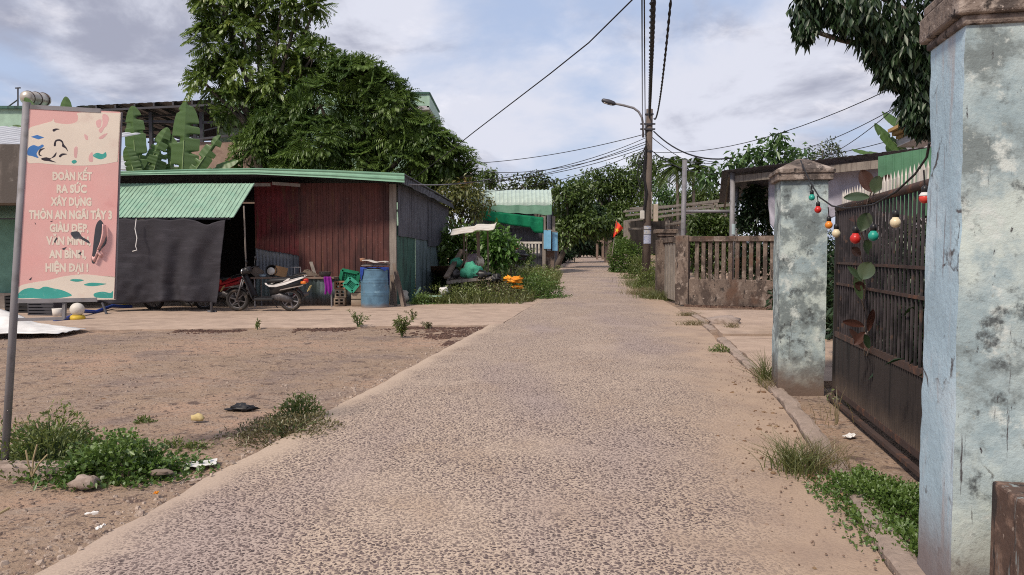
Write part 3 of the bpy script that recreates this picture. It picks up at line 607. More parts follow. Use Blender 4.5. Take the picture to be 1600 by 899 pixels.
for i, (tx, u, v, wd, hh) in enumerate([('ĐOÀN KẾT', 113, 275, 62, 12.5), ('RA SỨC', 112, 295, 47, 12.5), ('XÂY DỰNG', 111, 315, 64, 12.5), ('THÔN AN NGÃI TÂY 3', 110, 335.5, 130, 13), ('GIÀU ĐẸP,', 108, 356, 61, 12.5), ('VĂN MINH,', 107, 376, 70, 12.5), ('AN BÌNH,', 105.5, 397, 58, 12.5), ('HIỆN ĐẠI !', 104.5, 418, 67, 12.5)]):
    bars = []
    if 'Đ' in tx:
        k_ = tx.index('Đ'); tx = tx.replace('Đ', 'D'); cq = bpy.data.curves.new('q', 'FONT'); cq.size = 1; oq = bpy.data.objects.new('q', cq); COL.objects.link(oq); ws = []
        for bd in (tx[:k_ + 1], tx): cq.body = bd; bpy.context.view_layer.update(); bbx = [c[0] for c in oq.bound_box]; ws.append((min(bbx), max(bbx)))
        bars = [ws[0][1] - .70 - (ws[1][0] + ws[1][1]) / 2, ws[0][1] - .32 - (ws[1][0] + ws[1][1]) / 2]; bpy.data.objects.remove(oq)
    cu = bpy.data.curves.new('t', 'FONT'); cu.body = tx; cu.align_x = 'CENTER'; cu.size = 1; cu.offset = .05; cu.resolution_u = 3
    ob = bpy.data.objects.new('t', cu); COL.objects.link(ob); bpy.context.view_layer.update()
    tm = bpy.data.meshes.new_from_object(ob.evaluated_get(bpy.context.evaluated_depsgraph_get())); bpy.data.objects.remove(ob)
    X = [q.co.x for q in tm.vertices]; wx = max(X) - min(X); cx = (max(X) + min(X)) / 2; mt_ = MB()
    tv = [PL(u + (q.co.x - cx) / wx * wd, v + hh / 2 - q.co.y / .73 * hh - (q.co.x - cx) / wx * wd * -.005, BL_ + pn * .0012, pn) for q in tm.vertices]
    mt_.add(tv, [tuple(p.vertices) for p in tm.polygons]); (mt_.add([PL(u + bx / wx * wd, v + hh / 2 - by / .73 * hh, BL_ + pn * .0014, pn) for bx, by in ((bars[0], .31), (bars[1], .31), (bars[1], .42), (bars[0], .42))], [(0, 1, 2, 3)]) if bars else 0); mt_.build('lettering', m_cream, panel); bpy.data.meshes.remove(tm)
m_tear = M('torn_backing', (.055, .06, .075), [((.2, .2, .22), 9, .58, .7)], rough=.7)
decal('tear', m_tear, [smoothp([(156, 344), (161, 349), (166, 365), (166, 380), (158, 390), (152, 402), (147, 412), (143, 408), (145, 390), (147, 370), (150, 352)]), smoothp([(110, 364), (122, 362), (128, 370), (138, 376), (140, 381), (132, 377), (124, 373), (117, 374)], 3), [(84, 378), (88, 371), (90, 372), (86, 380)], [(96, 389), (104, 386), (100, 391)], [(54, 347), (56, 350), (55, 351)], [(45, 437), (50, 433), (48, 438)], [(122, 396), (127, 393), (126, 399)], [(78, 346), (83, 345), (80, 347)]], .005)
fl = MB()
a_, c_ = [(166, 352), (167, 366), (163, 378), (156, 390)], [(161, 350), (160, 366), (157, 380), (152, 392)]
fl.grid(lambda s, t: lerp(PL(*[np.interp(t, [0, .33, .66, 1], [p[k] for p in a_]) for k in (0, 1)], BL_ + pn * .006, pn), PL(*[np.interp(t, [0, .33, .66, 1], [p[k] for p in c_]) for k in (0, 1)], BL_ + pn * .006, pn), s) + pn * (.035 * math.sin(s * 2.6)), 6, 10, th=.001)
fl.grid(lambda s, t: PL(lerp(145, 160, s), lerp(408, 398, s) - 8 * t + 4 * math.sin(s * 9), BL_ + pn * .008, pn) + pn * (.02 * math.sin(t * 2.8)), 8, 3, th=.001)
fl.build('torn_flap', m_pink, panel, smooth=True)

# ================================================================ TIN SHED
YF = 21.7; ZG = .0
shed = thing('tin_shed', 'low patchwork shed of maroon and grey corrugated tin with a green roof edge', 'shed', (-6, YF, 0))
cR = P(610, 478, YF); xR = cR.x; SD = V(.14, 1, 0)
bk_ = V(xR, YF, 0) + SD * 6.4
xw = P(400, 450, YF).x
# front wall: a red stretch on the left, maroon on the right, grey patch under the red
xm = P(469, 400, YF).x
f = MB(); corr(f, (xw, YF, P(0, 388, YF).z), (xm, YF, P(0, 400, YF).z), (xm, YF, 3.6), (xw, YF, 3.6), .14, .022, rows=6, wob=.01); f.build('red_wall_sheet', m_red, shed)
f = MB(); corr(f, (xm - .02, YF - .035, .8), (xR, YF - .035, .72), (xR, YF - .035, 3.58), (xm - .02, YF - .035, 3.58), .16, .022, rows=6, wob=.012, seed=3); f.build('maroon_wall_sheet', m_maroon, shed)
f = MB(); corr(f, (xw, YF + .03, .85), (xm, YF + .03, .85), (xm, YF + .03, 1.75), (xw, YF + .03, 1.75), .10, .022, 'sine'); f.build('grey_wall_patch', m_greysheet, shed)
f = MB(); corr(f, (xw, YF + .02, .0), (xR, YF + .02, .0), (xR, YF + .02, .9), (xw, YF + .02, .9), .12, .02, 'sine', rows=2, wob=.01); f.build('lower_wall_sheet', m_bluesheet, shed)
MB().box((xR + .1, YF - .02, 1.77), (.2, .16, 3.56)).build('corner_post', m_oldwood, shed, bevel=.01)
# side wall
pS = V(xR + .2, YF + .02, 0); nS = V(1, -.14, 0).normalized()
at_ = lambda t, z: pS + SD * (6.4 * t) + V(0, 0, z)
f = MB(); corr(f, at_(0, 0), at_(.3, 0), at_(.3, 2.3), at_(0, 2.35), .17, .02, rows=3, wob=.015); f.build('old_green_side_sheet', m_greensheet_old, shed)
f = MB(); corr(f, at_(.3, 0) + nS * .02, at_(.82, 0) + nS * .02, at_(.82, 2.0) + nS * .02, at_(.3, 2.2) + nS * .02, .13, .02, 'sine', rows=3, wob=.012, seed=5); f.build('blue_grey_side_sheet', m_bluesheet, shed)
f = MB(); corr(f, at_(0, 2.05) + nS * .05, at_(.55, 1.95) + nS * .05, at_(.55, 3.45) + nS * .05, at_(0, 3.55) + nS * .05, .18, .015, rows=4, wob=.03, seed=7); f.build('upper_side_sheet', m_darksheet, shed)
f = MB(); corr(f, at_(.53, 1.75) + nS * .075, at_(1, 1.85) + nS * .075, at_(1, 3.25) + nS * .075, at_(.53, 3.45) + nS * .075, .18, .015, rows=4, wob=.03, seed=9); f.build('upper_side_sheet', m_darksheet, shed)
MB().box(at_(.91, .95), (.08, 1.1, 1.9), rz=-.14).build('low_side_board', m_darksheet, shed)
# roof slab, fascia with a slight bow, under-eave strip
xL = -16.5
def eave(t, dz=0.):
    u_ = [60, 185, 300, 400, 520, 632]; vt = [272, 268, 264.5, 263, 266, 271]; u = np.interp(t, [0, .25, .45, .6, .8, 1], u_); Yv = np.interp(u, [60, 185, 632], [20.0, 20.1, 20.9])
    p = P(u, float(np.interp(u, u_, vt)), Yv); return p + V(0, 0, dz)
def ft(t): return float(np.interp(t, [0, .25, .6, .8, 1], [.10, .11, .17, .22, .26]))
f = MB(); f.grid(lambda a, b: eave(a) - V(0, 0, ft(a) * (1 - b)) + V(0, -.02 + .012 * math.sin(b * 12), 0), 40, 6, th=.02); f.build('fascia', m_fascia, shed)
f = MB(); f.grid(lambda a, b: lerp(eave(a, -.01), V(lerp(-13.5, bk_.x + .45, a), 28.3, 3.5), b), 60, 6, th=.03); f.build('roof_sheet', m_darksheet, shed)
f = MB(); corr(f, V(-3.1, 20.95, 3.5), bk_ + V(.5, .1, 3.22), bk_ + V(.42, .1, 3.42), V(-3.1, 20.95, 3.72), .2, .015, wob=.03); f.build('roof_edge_sheet', m_darksteel, shed)
f = MB()
for a, b in ((.02, .33), (.335, .62), (.625, .70)): f.beam(eave(a, -.36) + V(0, .55, 0), eave(b, -.40) + V(0, .55, 0), .05, .09)
f.build('eave_batten', m_oldwood, shed)
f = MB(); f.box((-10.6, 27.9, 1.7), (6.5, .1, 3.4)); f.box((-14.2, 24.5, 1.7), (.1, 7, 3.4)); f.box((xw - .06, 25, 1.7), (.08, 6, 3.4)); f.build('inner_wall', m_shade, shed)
f = MB(); f.tube([P(381, 322, 19.6), P(386, 430, 19.9) + V(0, 0, -.9)], .022, 8); f.build('thin_prop', m_oldwood, shed)
aw0, aw1 = P(398, 287, 20.4), P(365, 340, 19.28)
f = MB(); corr(f, V(-14.3, aw1.y, aw1.z), aw1, aw0, V(-14.3 + (aw0.x - aw1.x), aw0.y, aw0.z), .115, .018, 'rib', rows=1); awn = f.build('awning', m_greensheet, shed)
f = MB()
for x in np.linspace(-13.5, aw1.x - .2, 5): f.beam((x, aw1.y + .03, aw1.z - .035), (x + (aw0.x - aw1.x), aw0.y, aw0.z - .035), .03, .03)
f.beam((-14.2, aw1.y + .06, aw1.z - .03), aw1 + V(-.1, .06, -.03), .03, .04); f.build('awning_frame', m_darksteel, awn)

# hanging net
def netf(a, b):
    uL, uR = 150, lerp(338, 352, b); u = lerp(uL, uR, a); v = lerp(473 + 2.5 * math.sin(a * 7), 341, b)
    if b > .82: v += 9 * math.exp(-((a - .87) / .07) ** 2) * (b - .82) / .18 + 3 * abs(math.sin(a * 14)) * (b - .82) / .18
    q = P(u, v, 19.1)
    fold = .09 * math.sin(a * 22 + 3 * mnoise.noise(Vector((a * 3, b * 2, 0)))) + .08 * mnoise.noise(Vector((a * 6, b * 2.5 + a * 3, 3))) + .025 * mnoise.noise(Vector((a * 16, b * 9, 5))) + .03 * abs(mnoise.noise(Vector((a * 9 + b * 7, b * 12, 8))))
    return q + V(0, fold * (1.15 - b), 0)
tag(MB().grid(netf, 110, 46, th=.004).build('shade_net', m_net, smooth=True), 'black shade net hanging like a curtain under the green awning', 'shade net')
wv = P(212, 345, 18.9)
tag(MB().tube([P(213, 342, 18.95), P(211, 358, 18.93), P(214, 372, 18.9), P(212, 385, 18.9), P(214, 391, 18.9), P(207, 393, 18.9)], .012, 6).build('white_string', m_white), 'white string dangling in front of the black shade net', 'string')

# ================================================================ MOTORBIKES
def make_bike(label, pos, rz, sc, panel_m, body_m, group='motorbikes by the shed'):
    t = thing('motorbike', label, 'motorbike', (0, 0, 0), group)
    wb = 1.26
    for x0, rr in ((wb, .27), (0, .27)):
        wh = MB().torus((x0, 0, rr), (0, 1, 0), rr - .035, .042).build('wheel', m_tyre, t, smooth=True)
        r_ = MB().torus((x0, 0, rr), (0, 1, 0), rr - .075, .016)
        for k in range(6):
            a = k * math.pi / 3 + .3; r_.beam((x0, 0, rr), (x0 + math.cos(a) * (rr - .08), 0, rr + math.sin(a) * (rr - .08)), .025, .03, (0, 1, 0))
        r_.tube([(x0, -.06, rr), (x0, .06, rr)], .045, 12); r_.build('rim', m_engine if x0 else m_steel, wh)
    fk = MB()
    for s in (-.08, .08): fk.tube([(wb, s, .27), (wb - .17, s * .8, .78)], .022, 8)
    fk.build('front_fork', m_engine, t, smooth=True)
    MB().grid(lambda a, b: (wb + .315 * math.cos(lerp(.5, 2.5, a)), lerp(-.07, .07, b), .27 + .315 * math.sin(lerp(.5, 2.5, a)) + .015 * math.sin(math.pi * b)), 14, 5, th=.006).build('front_mudguard', body_m, t, smooth=True)
    def loft(secs):
        m = MB(); n = 14; o = 0
        for (x, z, w_, h) in secs:
            for k in range(n):
                a = 2 * math.pi * k / n; m.v.append(Vector((x, w_ * math.copysign(abs(math.cos(a)) ** .7, math.cos(a)), z + h * math.copysign(abs(math.sin(a)) ** .7, math.sin(a)))))
        for i in range(len(secs) - 1):
            for k in range(n): m.f.append((i * n + k, i * n + (k + 1) % n, (i + 1) * n + (k + 1) % n, (i + 1) * n + k))
        m.f.append(tuple(range(n - 1, -1, -1))); m.f.append(tuple((len(secs) - 1) * n + k for k in range(n))); return m
    # leg shield and headlamp cowl
    sh = MB(); sh.grid(lambda a, b: (lerp(.86, 1.02, b) + .06 * math.sin(a * math.pi) + .05 * b * b, lerp(-.2, .2, a) * (1 - .25 * b), lerp(.32, .86, b)), 10, 10, th=.03); sh.build('leg_shield', body_m, t, smooth=True)
    loft([(.88, .98, .05, .04), (.93, .99, .13, .09), (1.03, .97, .13, .09), (1.10, .95, .07, .05)]).build('handlebar_cowl', body_m, t, smooth=True)
    MB().lathe([(.01, 0), (.07, .0), (.075, .03), (.02, .06)], 14, (1.08, 0, .95), Matrix.Rotation(R(90), 3, 'Y')).build('headlight', m_chrome, t, smooth=True)
    hb = MB()
    for s in (-1, 1):
        hb.tube([(.95, 0, 1.02), (.9, s * .22, 1.03), (.84, s * .34, 1.02)], [.014, .014, .02], 8)
    hb.build('handlebar', m_black, t, smooth=True)
    for s in (-1, 1):
        mr = MB().tube([(.9, s * .24, 1.03), (.9, s * .3, 1.2)], .007, 6); mr.lathe([(.0, 0), (.05, .0), (.055, .015), (.0, .03)], 12, (.89, s * .32, 1.23), Matrix.Rotation(R(-80), 3, 'Y')); mr.build('mirror', m_black, t, smooth=True)
    MB().box((.62, 0, .30), (.5, .3, .06)).build('footboard', m_black, t, bevel=.02)
    loft([(.46, .5, .08, .14), (.30, .56, .14, .15), (.05, .62, .15, .13), (-.2, .68, .12, .09), (-.36, .72, .06, .05)]).build('body_cover', body_m, t, smooth=True)
    loft([(.52, .70, .05, .03), (.42, .735, .13, .055), (.1, .755, .145, .055), (-.16, .80, .12, .045), (-.34, .83, .06, .03)]).build('seat', m_seat, t, smooth=True)
    for s in (-1, 1):
        pl = [(.50, .70), (.47, .655), (.32, .655), (.12, .72), (.0, .80), (-.06, .815), (-.04, .77), (-.34, .845), (-.40, .84), (-.34, .80), (-.1, .715), (.06, .655), (.28, .60), (.44, .605), (.53, .665), (.54, .70)]
        m = MB().poly([(x, s * (.155 - .06 * max(0, -x)), z) for x, z in (pl if s < 0 else pl[::-1])], .012, (0, s, 0)); m.build('side_panel', panel_m, t, bevel=.004)
        gr = [(.2, .52), (-.05, .57), (-.36, .63), (-.36, .65), (-.05, .595), (.18, .545)]
        MB().poly([(x, s * .158, z) for x, z in (gr if s < 0 else gr[::-1])], .01, (0, s, 0)).build('trim_strip', m_chrome, t)
    gb = MB().tube([(-.05, -.14, .84), (-.28, -.13, .90), (-.40, 0, .91), (-.28, .13, .90), (-.05, .14, .84)], .014, 8); gb.build('grab_rail', m_black, t, smooth=True)
    loft([(-.34, .735, .07, .05), (-.42, .735, .08, .05), (-.45, .735, .05, .03)]).build('tail_light', m_redlamp, t, smooth=True)
    for s in (-1, 1): loft([(-.3, .70, .02, .03), (-.40, .70, .03, .035), (-.42, .70, .01, .02)]).build('indicator', m_orangelamp, t, smooth=True).location.y = s * .1
    MB().box((-.47, 0, .55), (.012, .19, .15), ry=R(-28)).build('number_plate', m_plate, t)
    MB().grid(lambda a, b: (.315 * math.cos(lerp(1.2, 3.0, a)), lerp(-.08, .08, b), .27 + .315 * math.sin(lerp(1.2, 3.0, a))), 12, 3, th=.008).build('rear_mudguard', m_black, t, smooth=True)
    loft([(.42, .34, .08, .07), (.22, .36, .13, .11), (.02, .29, .11, .09), (-.06, .28, .05, .05)]).build('engine', m_engine, t, smooth=True)
    loft([(.18, .26, .02, .02), (.06, .30, .045, .045), (-.34, .38, .06, .055), (-.40, .39, .03, .03)]).build('exhaust', m_engine, t, smooth=True).location.y = -.17
    MB().tube([(-.02, -.15, .3), (-.16, -.14, .6)], .025, 8).build('shock_absorber', m_redpaint, t)
    MB().tube([(.48, -.1, .26), (.40, -.26, .02)], .012, 6).build('side_stand', m_engine, t)
    t.location = pos; t.rotation_euler = (R(-7), 0, rz); t.scale = (sc,) * 3
    return t
gb_ = G(455, 487)
make_bike('black motor scooter with white side panel, parked in front of the bench', gb_ + V(0, -.02, .02), R(180), 1.10, m_white, m_black)
make_bike('dark red motor scooter parked behind the black and white one', P(366, 470, 20.8) * 1 + V(0, 0, -.0), R(172), 1.08, m_redpaint, m_redpaint).location.z = .0
make_bike('motor scooter mostly hidden behind the black shade net, only its wheels showing', V(P(300, 480, 20.0).x + .35, 20.0, .0), R(186), 1.05, m_black, m_black)

# ================================================================ BENCH AND THE THINGS BY THE SHED WALL
YB = 20.75
bz = P(0, 433, YB).z; bx0, bx1 = P(392, 433, YB).x, P(522, 433, YB).x
tb = thing('work_bench', 'rough plank bench against the maroon tin wall', 'bench', ((bx0 + bx1) / 2, YB, 0))
MB().box(((bx0 + bx1) / 2, YB + .28, bz - .03), (bx1 - bx0, .65, .05)).build('bench_top', m_ply, tb, bevel=.006)
for x, y in ((bx0 + .1, YB), (bx1 - .08, YB), (bx0 + .1, YB + .55), (bx1 - .08, YB + .55)): MB().tube([(x, y, -.02), (x, y, bz - .05)], .022, 8).build('leg', m_steel, tb)
pz = bz - .005
def onb(u, dy=.2): return V(P(u, 433, YB + dy).x, YB + dy, pz)
pt = onb(425, .12)
pd = thing('cooking_pot', 'blackened pot lying on its side with pale bottom on the plank bench', 'pot', pt); mtx = Matrix.Rotation(R(80), 3, 'X')
MB().lathe([(.02, 0), (.13, .0), (.16, .05), (.165, .16), (.15, .16), (.14, .02), (.02, .02)], 18, pt + V(0, .1, .165), mtx).build('pot_body', m_black, pd, smooth=True)
MB().lathe([(.02, 0), (.11, .0), (.11, .012), (.02, .012)], 18, pt + V(0, -.075, .165), mtx).build('pot_face', m_whitedirty, pd, smooth=True)
ct = onb(438, .25); tag(MB().box(ct + V(0, 0, .15), (.34, .25, .28), rz=.5, ry=.25).build('cardboard_box', M('cardboard', (.34, .2, .1), rough=.9), bevel=.005), 'tilted brown cardboard box on the plank bench beside the pot', 'box')
ct = onb(402, .2); tag(MB().box(ct + V(0, 0, .13), (.3, .03, .26), rz=.3, ry=.7).build('wood_scrap', m_wood), 'brown scrap board leaning at the left end of the bench', 'board')
ct = onb(411, .1); tag(MB().lathe([(.02, 0), (.09, .0), (.12, .07), (.11, .07), (.02, .02)], 14, ct).build('bowl', M('pale_blue_enamel', (.3, .38, .45), rough=.4), smooth=True), 'small pale blue bowl on the bench left of the pot', 'bowl')
ct = onb(478, .22); t = MB()
for i in range(6): t.beam(ct + V(-.25 + .03 * i, .05 * i, .03 + .03 * i), ct + V(.35 - .06 * i, .1, .05 + .03 * i), .05, .03)
tag(t.build('wood_scraps', m_wood), 'small heap of split wood on the plank bench', 'firewood')
tag(MB().beam(onb(493, .3), onb(483, .35) + V(0, .2, .42), .09, .03).build('leaning_stick', m_oldwood), 'pale stick propped against the maroon wall on the bench', 'stick')
ct = onb(508, .2); tag(MB().lathe([(.02, 0), (.12, .0), (.17, .10), (.18, .14), (.19, .145), (.17, .13), (.11, .02), (.02, .02)], 18, ct).build('basin', m_engine, smooth=True), 'dull metal basin at the right end of the plank bench', 'basin')
fr_ = MB(); c0, c1 = onb(446, .35), onb(470, .35)
for z in (.0, .25): fr_.tube([c0 + V(0, 0, z + .02), c1 + V(0, 0, z + .02)], .012, 6)
for p in (c0, lerp(c0, c1, .6), c1): fr_.tube([p + V(0, 0, .02), p + V(0, 0, .27)], .012, 6)
tag(fr_.build('wire_rack', m_steel), 'low metal rack standing on the plank bench', 'rack')
cl = P(513, 433, YB - .04)
tag(MB().grid(lambda a, b: cl + V((a - .5) * .22 + .015 * math.sin(b * 5), -.03 - .025 * math.sin(a * 14), -.46 * (1 - b) * (1 + .12 * math.sin(a * 11)) + .01), 16, 14, th=.004).build('purple_cloth', m_purple, smooth=True), 'purple cloth hung over the front edge of the plank bench', 'cloth')
# brick stacks
kb = G(530, 479.6)
for i, (dx, z, rz_, mt_, lab) in enumerate([(0, .14, .05, m_block, 'hollow pale block at the foot of the short stack beside the bench'), (.03, .38, -.08, m_block, 'hollow pale block in the middle of the short stack beside the bench'), (.02, .62, .1, m_brick, 'red hollow brick on top of the short stack beside the bench')]):
    m = MB(); c = kb + V(dx, .12, z); s_ = .115
    for (ax, az, sx_, sz_) in ((-.135, 0, .04, .23), (0, 0, .04, .23), (.135, 0, .04, .23), (-.0675, -.095, .095, .04), (.0675, -.095, .095, .04), (-.0675, .095, .095, .04), (.0675, .095, .095, .04), (-.0675, 0, .095, .03), (.0675, 0, .095, .03)): m.box(c + V(ax, 0, az), (sx_, .24, sz_))
    tag(m.build('hollow_block', mt_, jit=.004), lab, 'brick', 'blocks stacked beside the bench')
wb0 = G(562, 480.2)
cr = thing('wooden_crate', 'low grey wooden crate standing left of the blue drum', 'crate', wb0 + V(0, .15, 0))
for i in range(3): MB().box(wb0 + V(0, .05, .12 + i * .2), (.5, .025, .17)).build('slat', m_block, cr, bevel=.004)
MB().box(wb0 + V(0, .22, .32), (.47, .3, .6)).build('crate_body', m_wood, cr, bevel=.006)
def basket(lab, c, rz_, ry_, w_, h_, mt_):
    m = MB(); rot = Matrix.Rotation(rz_, 3, 'Z') @ Matrix.Rotation(ry_, 3, 'Y'); c = Vector(c)
    q = lambda x, y, z: c + rot @ Vector((x, y, z))
    for i in range(9): x = (i / 8 - .5) * w_; m.beam(q(x, 0, -h_ / 2), q(x, 0, h_ / 2), .016, .012)
    for i in range(8): z = (i / 7 - .5) * h_; m.beam(q(-w_ / 2, .01, z), q(w_ / 2, .01, z), .016, .012)
    m.poly([q(-w_ / 2, .03, -h_ / 2), q(w_ / 2, .03, -h_ / 2), q(w_ / 2, .03, h_ / 2), q(-w_ / 2, .03, h_ / 2)], .01, rot @ Vector((0, -1, 0)))
    for x0, z0, x1, z1 in ((-1, -1, 1, -1), (1, -1, 1, 1), (1, 1, -1, 1), (-1, 1, -1, -1)):
        m.beam(q(x0 * w_ / 2, -.03, z0 * h_ / 2), q(x1 * w_ / 2, -.03, z1 * h_ / 2), .03, .09)
    return tag(m.build('plastic_basket', mt_), lab, 'basket', 'green baskets beside the drum')
basket('dark green plastic basket standing behind the lighter one', P(546, 436, 21.35), 0, R(12), .50, .44, m_grnplastic)
basket('lighter green plastic basket tipped on its corner on the wooden crate', P(549, 445, 20.9), 0, R(40), .31, .27, m_grnplastic2)
tag(MB().box(P(558, 449, 20.9) + V(.18, 0, 0), (.16, .2, .12), rz=.3).build('brick', m_brick, bevel=.006), 'single red brick on the wooden crate next to the drum', 'brick')
# drum
db = G(586, 480.8); dr = thing('oil_drum', 'battered blue oil drum with muddy rust around its foot', 'drum', db)
rd, hd = .385, 1.10; pf = [(.02, 0)]
for z in np.linspace(0, hd, 45):
    r_ = rd + .014 * (math.exp(-((z - .37) / .018) ** 2) + math.exp(-((z - .43) / .018) ** 2) + math.exp(-((z - .73) / .018) ** 2) + math.exp(-((z - .79) / .018) ** 2)) + (.012 if z > hd - .03 or z < .03 else 0); pf.append((r_, z))
pf += [(rd - .03, hd), (rd - .03, hd - .03), (.02, hd - .03)]
MB().lathe(pf, 40, db).build('drum_shell', m_drum, dr, smooth=True, jit=.008)
tp = db + V(0, 0, hd)
def tarpf(a, b):
    x = lerp(-.50, .52, a); y = lerp(-.40, .42, b); d = max(0, (x * x / .16 + y * y / .17) ** .5 - 1); z = .035 + .03 * mnoise.noise(Vector((a * 5, b * 5, 0)))
    z -= d * (.16 + (.5 if x < -.3 and y < 0 else 0) + (1.5 if a > .84 and -.1 < y else 0)); k = 1 / (1 + .9 * d); return tp + V(x * k, y * k, z)
tag(MB().grid(tarpf, 30, 22, th=.004).build('blue_tarp', m_bluetarp, smooth=True), 'crumpled blue tarpaulin draped over the top of the drum', 'tarpaulin')
jk = thing('scrap_bundle', 'pile of pale sticks and scrap lying on the blue tarpaulin on the drum', 'scrap pile', tp + V(0, 0, .06))
m = MB()
for i in range(10): m.beam(tp + V(-.33 + .03 * i, -.2 + .04 * i, .09 + .02 * (i % 3)), tp + V(.3 + .015 * i, -.12 + .03 * i, .10 + .025 * ((i * 2) % 4)), .05, .03)
m.build('sticks', m_oldwood, jk)
m = MB(); m.grid(lambda a, b: tp + V(lerp(-.3, .36, a), lerp(-.28, .25, b), .24 - .05 * a + .02 * math.sin(a * 9)), 12, 6, th=.025); m.build('pale_board', m_whitedirty, jk)
MB().lathe([(.01, 0), (.07, 0), (.08, .09), (.01, .1)], 12, tp + V(-.3, -.2, .2)).build('can', m_brick, jk, smooth=True)
tag(MB().grid(lambda a, b: V(P(566, 440, 20.85).x - .02 + a * .12, 20.86 - .05 * a, lerp(.62, .98, b) * (1 - .1 * a)), 4, 4, th=.01).build('white_board', m_white), 'small white board wedged between crate and blue drum', 'board')
# leaning planks, dirty sack
for i, (u0, v0, u1, v1, lab) in enumerate([(615, 412, 638, 468, 'pale plank leaning against the shed corner by the drum'), (619, 424, 644, 466, 'dark plank leaning against the green side wall of the shed'), (612, 430, 612, 474, 'short post standing upright just right of the blue drum')]):
    a = P(u0, v0, 21.3 + .1 * i); b = G(u1, v1 + 8); tag(MB().beam(a, V(b.x, 20.9 + .15 * i, 0), .09, .035, (0, 1, 0)).build('plank', m_wood if i != 1 else m_ply, jit=.004), lab, 'plank', 'planks leaning by the drum')
def lump(name, mat, c, r, lab, cat, seed=0, amp=.18, group=None, n=18, fr=2.2):
    c = Vector(c); m = MB(); pr = []
    o = len(m.v); nn = n
    for j in range(nn // 2 + 1):
        ph = math.pi * j / (nn // 2)
        for i in range(nn):
            th = 2 * math.pi * i / nn; d = Vector((math.sin(ph) * math.cos(th), math.sin(ph) * math.sin(th), math.cos(ph)))
            k = 1 + amp * mnoise.noise(d * fr + Vector((seed, 0, 0))) * 2 + amp * .5 * mnoise.noise(d * fr * 2.7 + Vector((0, seed, 0)))
            p = Vector((d.x * r[0], d.y * r[1], d.z * r[2])) * k; p.z = max(p.z, -r[2] * .85); m.v.append(c + p)
    for j in range(nn // 2):
        for i in range(nn): m.f.append((j * nn + i, (j + 1) * nn + i, (j + 1) * nn + (i + 1) % nn, j * nn + (i + 1) % nn))
    return tag(m.build(name, mat, smooth=True), lab, cat, group)
sk = G(624, 475); lump('dirty_sack', m_sack, sk + V(0, .1, .2), (.28, .24, .24), 'grubby white sack slumped at the shed corner under the leaning planks', 'sack', 2)

# ================================================================ LEFT YARD: wall, roofs, sheet, floats
t = thing('stained_shelter', 'low grey building with black water stains and a teal wall at the left edge', 'building', (-15.5, 18.5, 0))
zt = 1.55 + (395 - 228) / FPX * 18.5; zb = 1.55 + (395 - 318) / FPX * 18.5
MB().box((-15.2, 19.0, (zt + zb) / 2), (6.4, 1.2, zt - zb)).build('upper_wall', m_stain, t)
MB().box((-15.9, 20.4, zb / 2), (6.2, .2, zb)).build('lower_wall', m_teal, t)
MB().box((-12.45, 19.6, zb / 2), (.25, .25, zb)).build('wall_pier', m_stain, t)
MB().box((-15.5, 20.25, .22), (6.2, .14, .44)).build('wall_base', m_stain, t)
mtx = MB(); corr(mtx, (-19, 18.9, zt + .02), (-12.0, 18.9, zt - .12), (-12.0, 24, zt + 1.15), (-19, 24, zt + 1.5), .3, .03); mtx.build('roof', m_roofpale, t)
rf = thing('pale_roofed_hut', 'hut with a pale sloping sheet roof peeking over the green roof edge', 'building', (-13.5, 30, 0))
q = [P(120, 262, 28), P(310, 268, 28), P(225, 247, 33), P(120, 236, 33)]
MB().poly(q, .06, (q[1] - q[0]).cross(q[3] - q[0])).build('roof', m_roofpale, rf); MB().box(((q[0].x + q[1].x) / 2, 30.2, 2.2), (4.2, 3.4, 4.3)).build('wall', m_stain, rf)
sh0 = G(30, 522)
def sheetf(a, b):
    x = lerp(-1.6, .85, a); y = lerp(-.45, 1.5, b); z = .03 + .28 * max(0, mnoise.noise(Vector((a * 2.2, b * 2, 1))) + .35) * (1 - a) + .6 * b * max(0, .55 - a) + .03 * mnoise.noise(Vector((a * 8, b * 8, 0)))
    return sh0 + V(x, y * (1 - .5 * a), z)
tag(MB().grid(sheetf, 30, 20, th=.004).build('white_sheet', m_white, smooth=True), 'crumpled white plastic sheet on the dirt behind the sign pole', 'sheet')
def float_buoy(u, v, lab):
    c = G(u, v); r_ = thing('lamp_globe', lab, 'lamp', c, 'white globes on yellow stands')
    MB().lathe([(.02, 0), (.16, 0), (.17, .05), (.13, .11), (.02, .11)], 16, c).build('stand', M('yellow_plastic', (.6, .42, .05), rough=.5), r_, smooth=True)
    MB().lathe([(.02, .09)] + [(.155 * math.sin(a), .24 - .155 * math.cos(a)) for a in np.linspace(.3, 3.0, 12)], 18, c).build('globe', M('white_globe', (.66, .62, .55), rough=.5), r_, smooth=True)
float_buoy(121, 500, 'white globe on a yellow foot lying near the pole of the sign'); float_buoy(188, 480, 'white globe on a yellow foot under the black net hem')
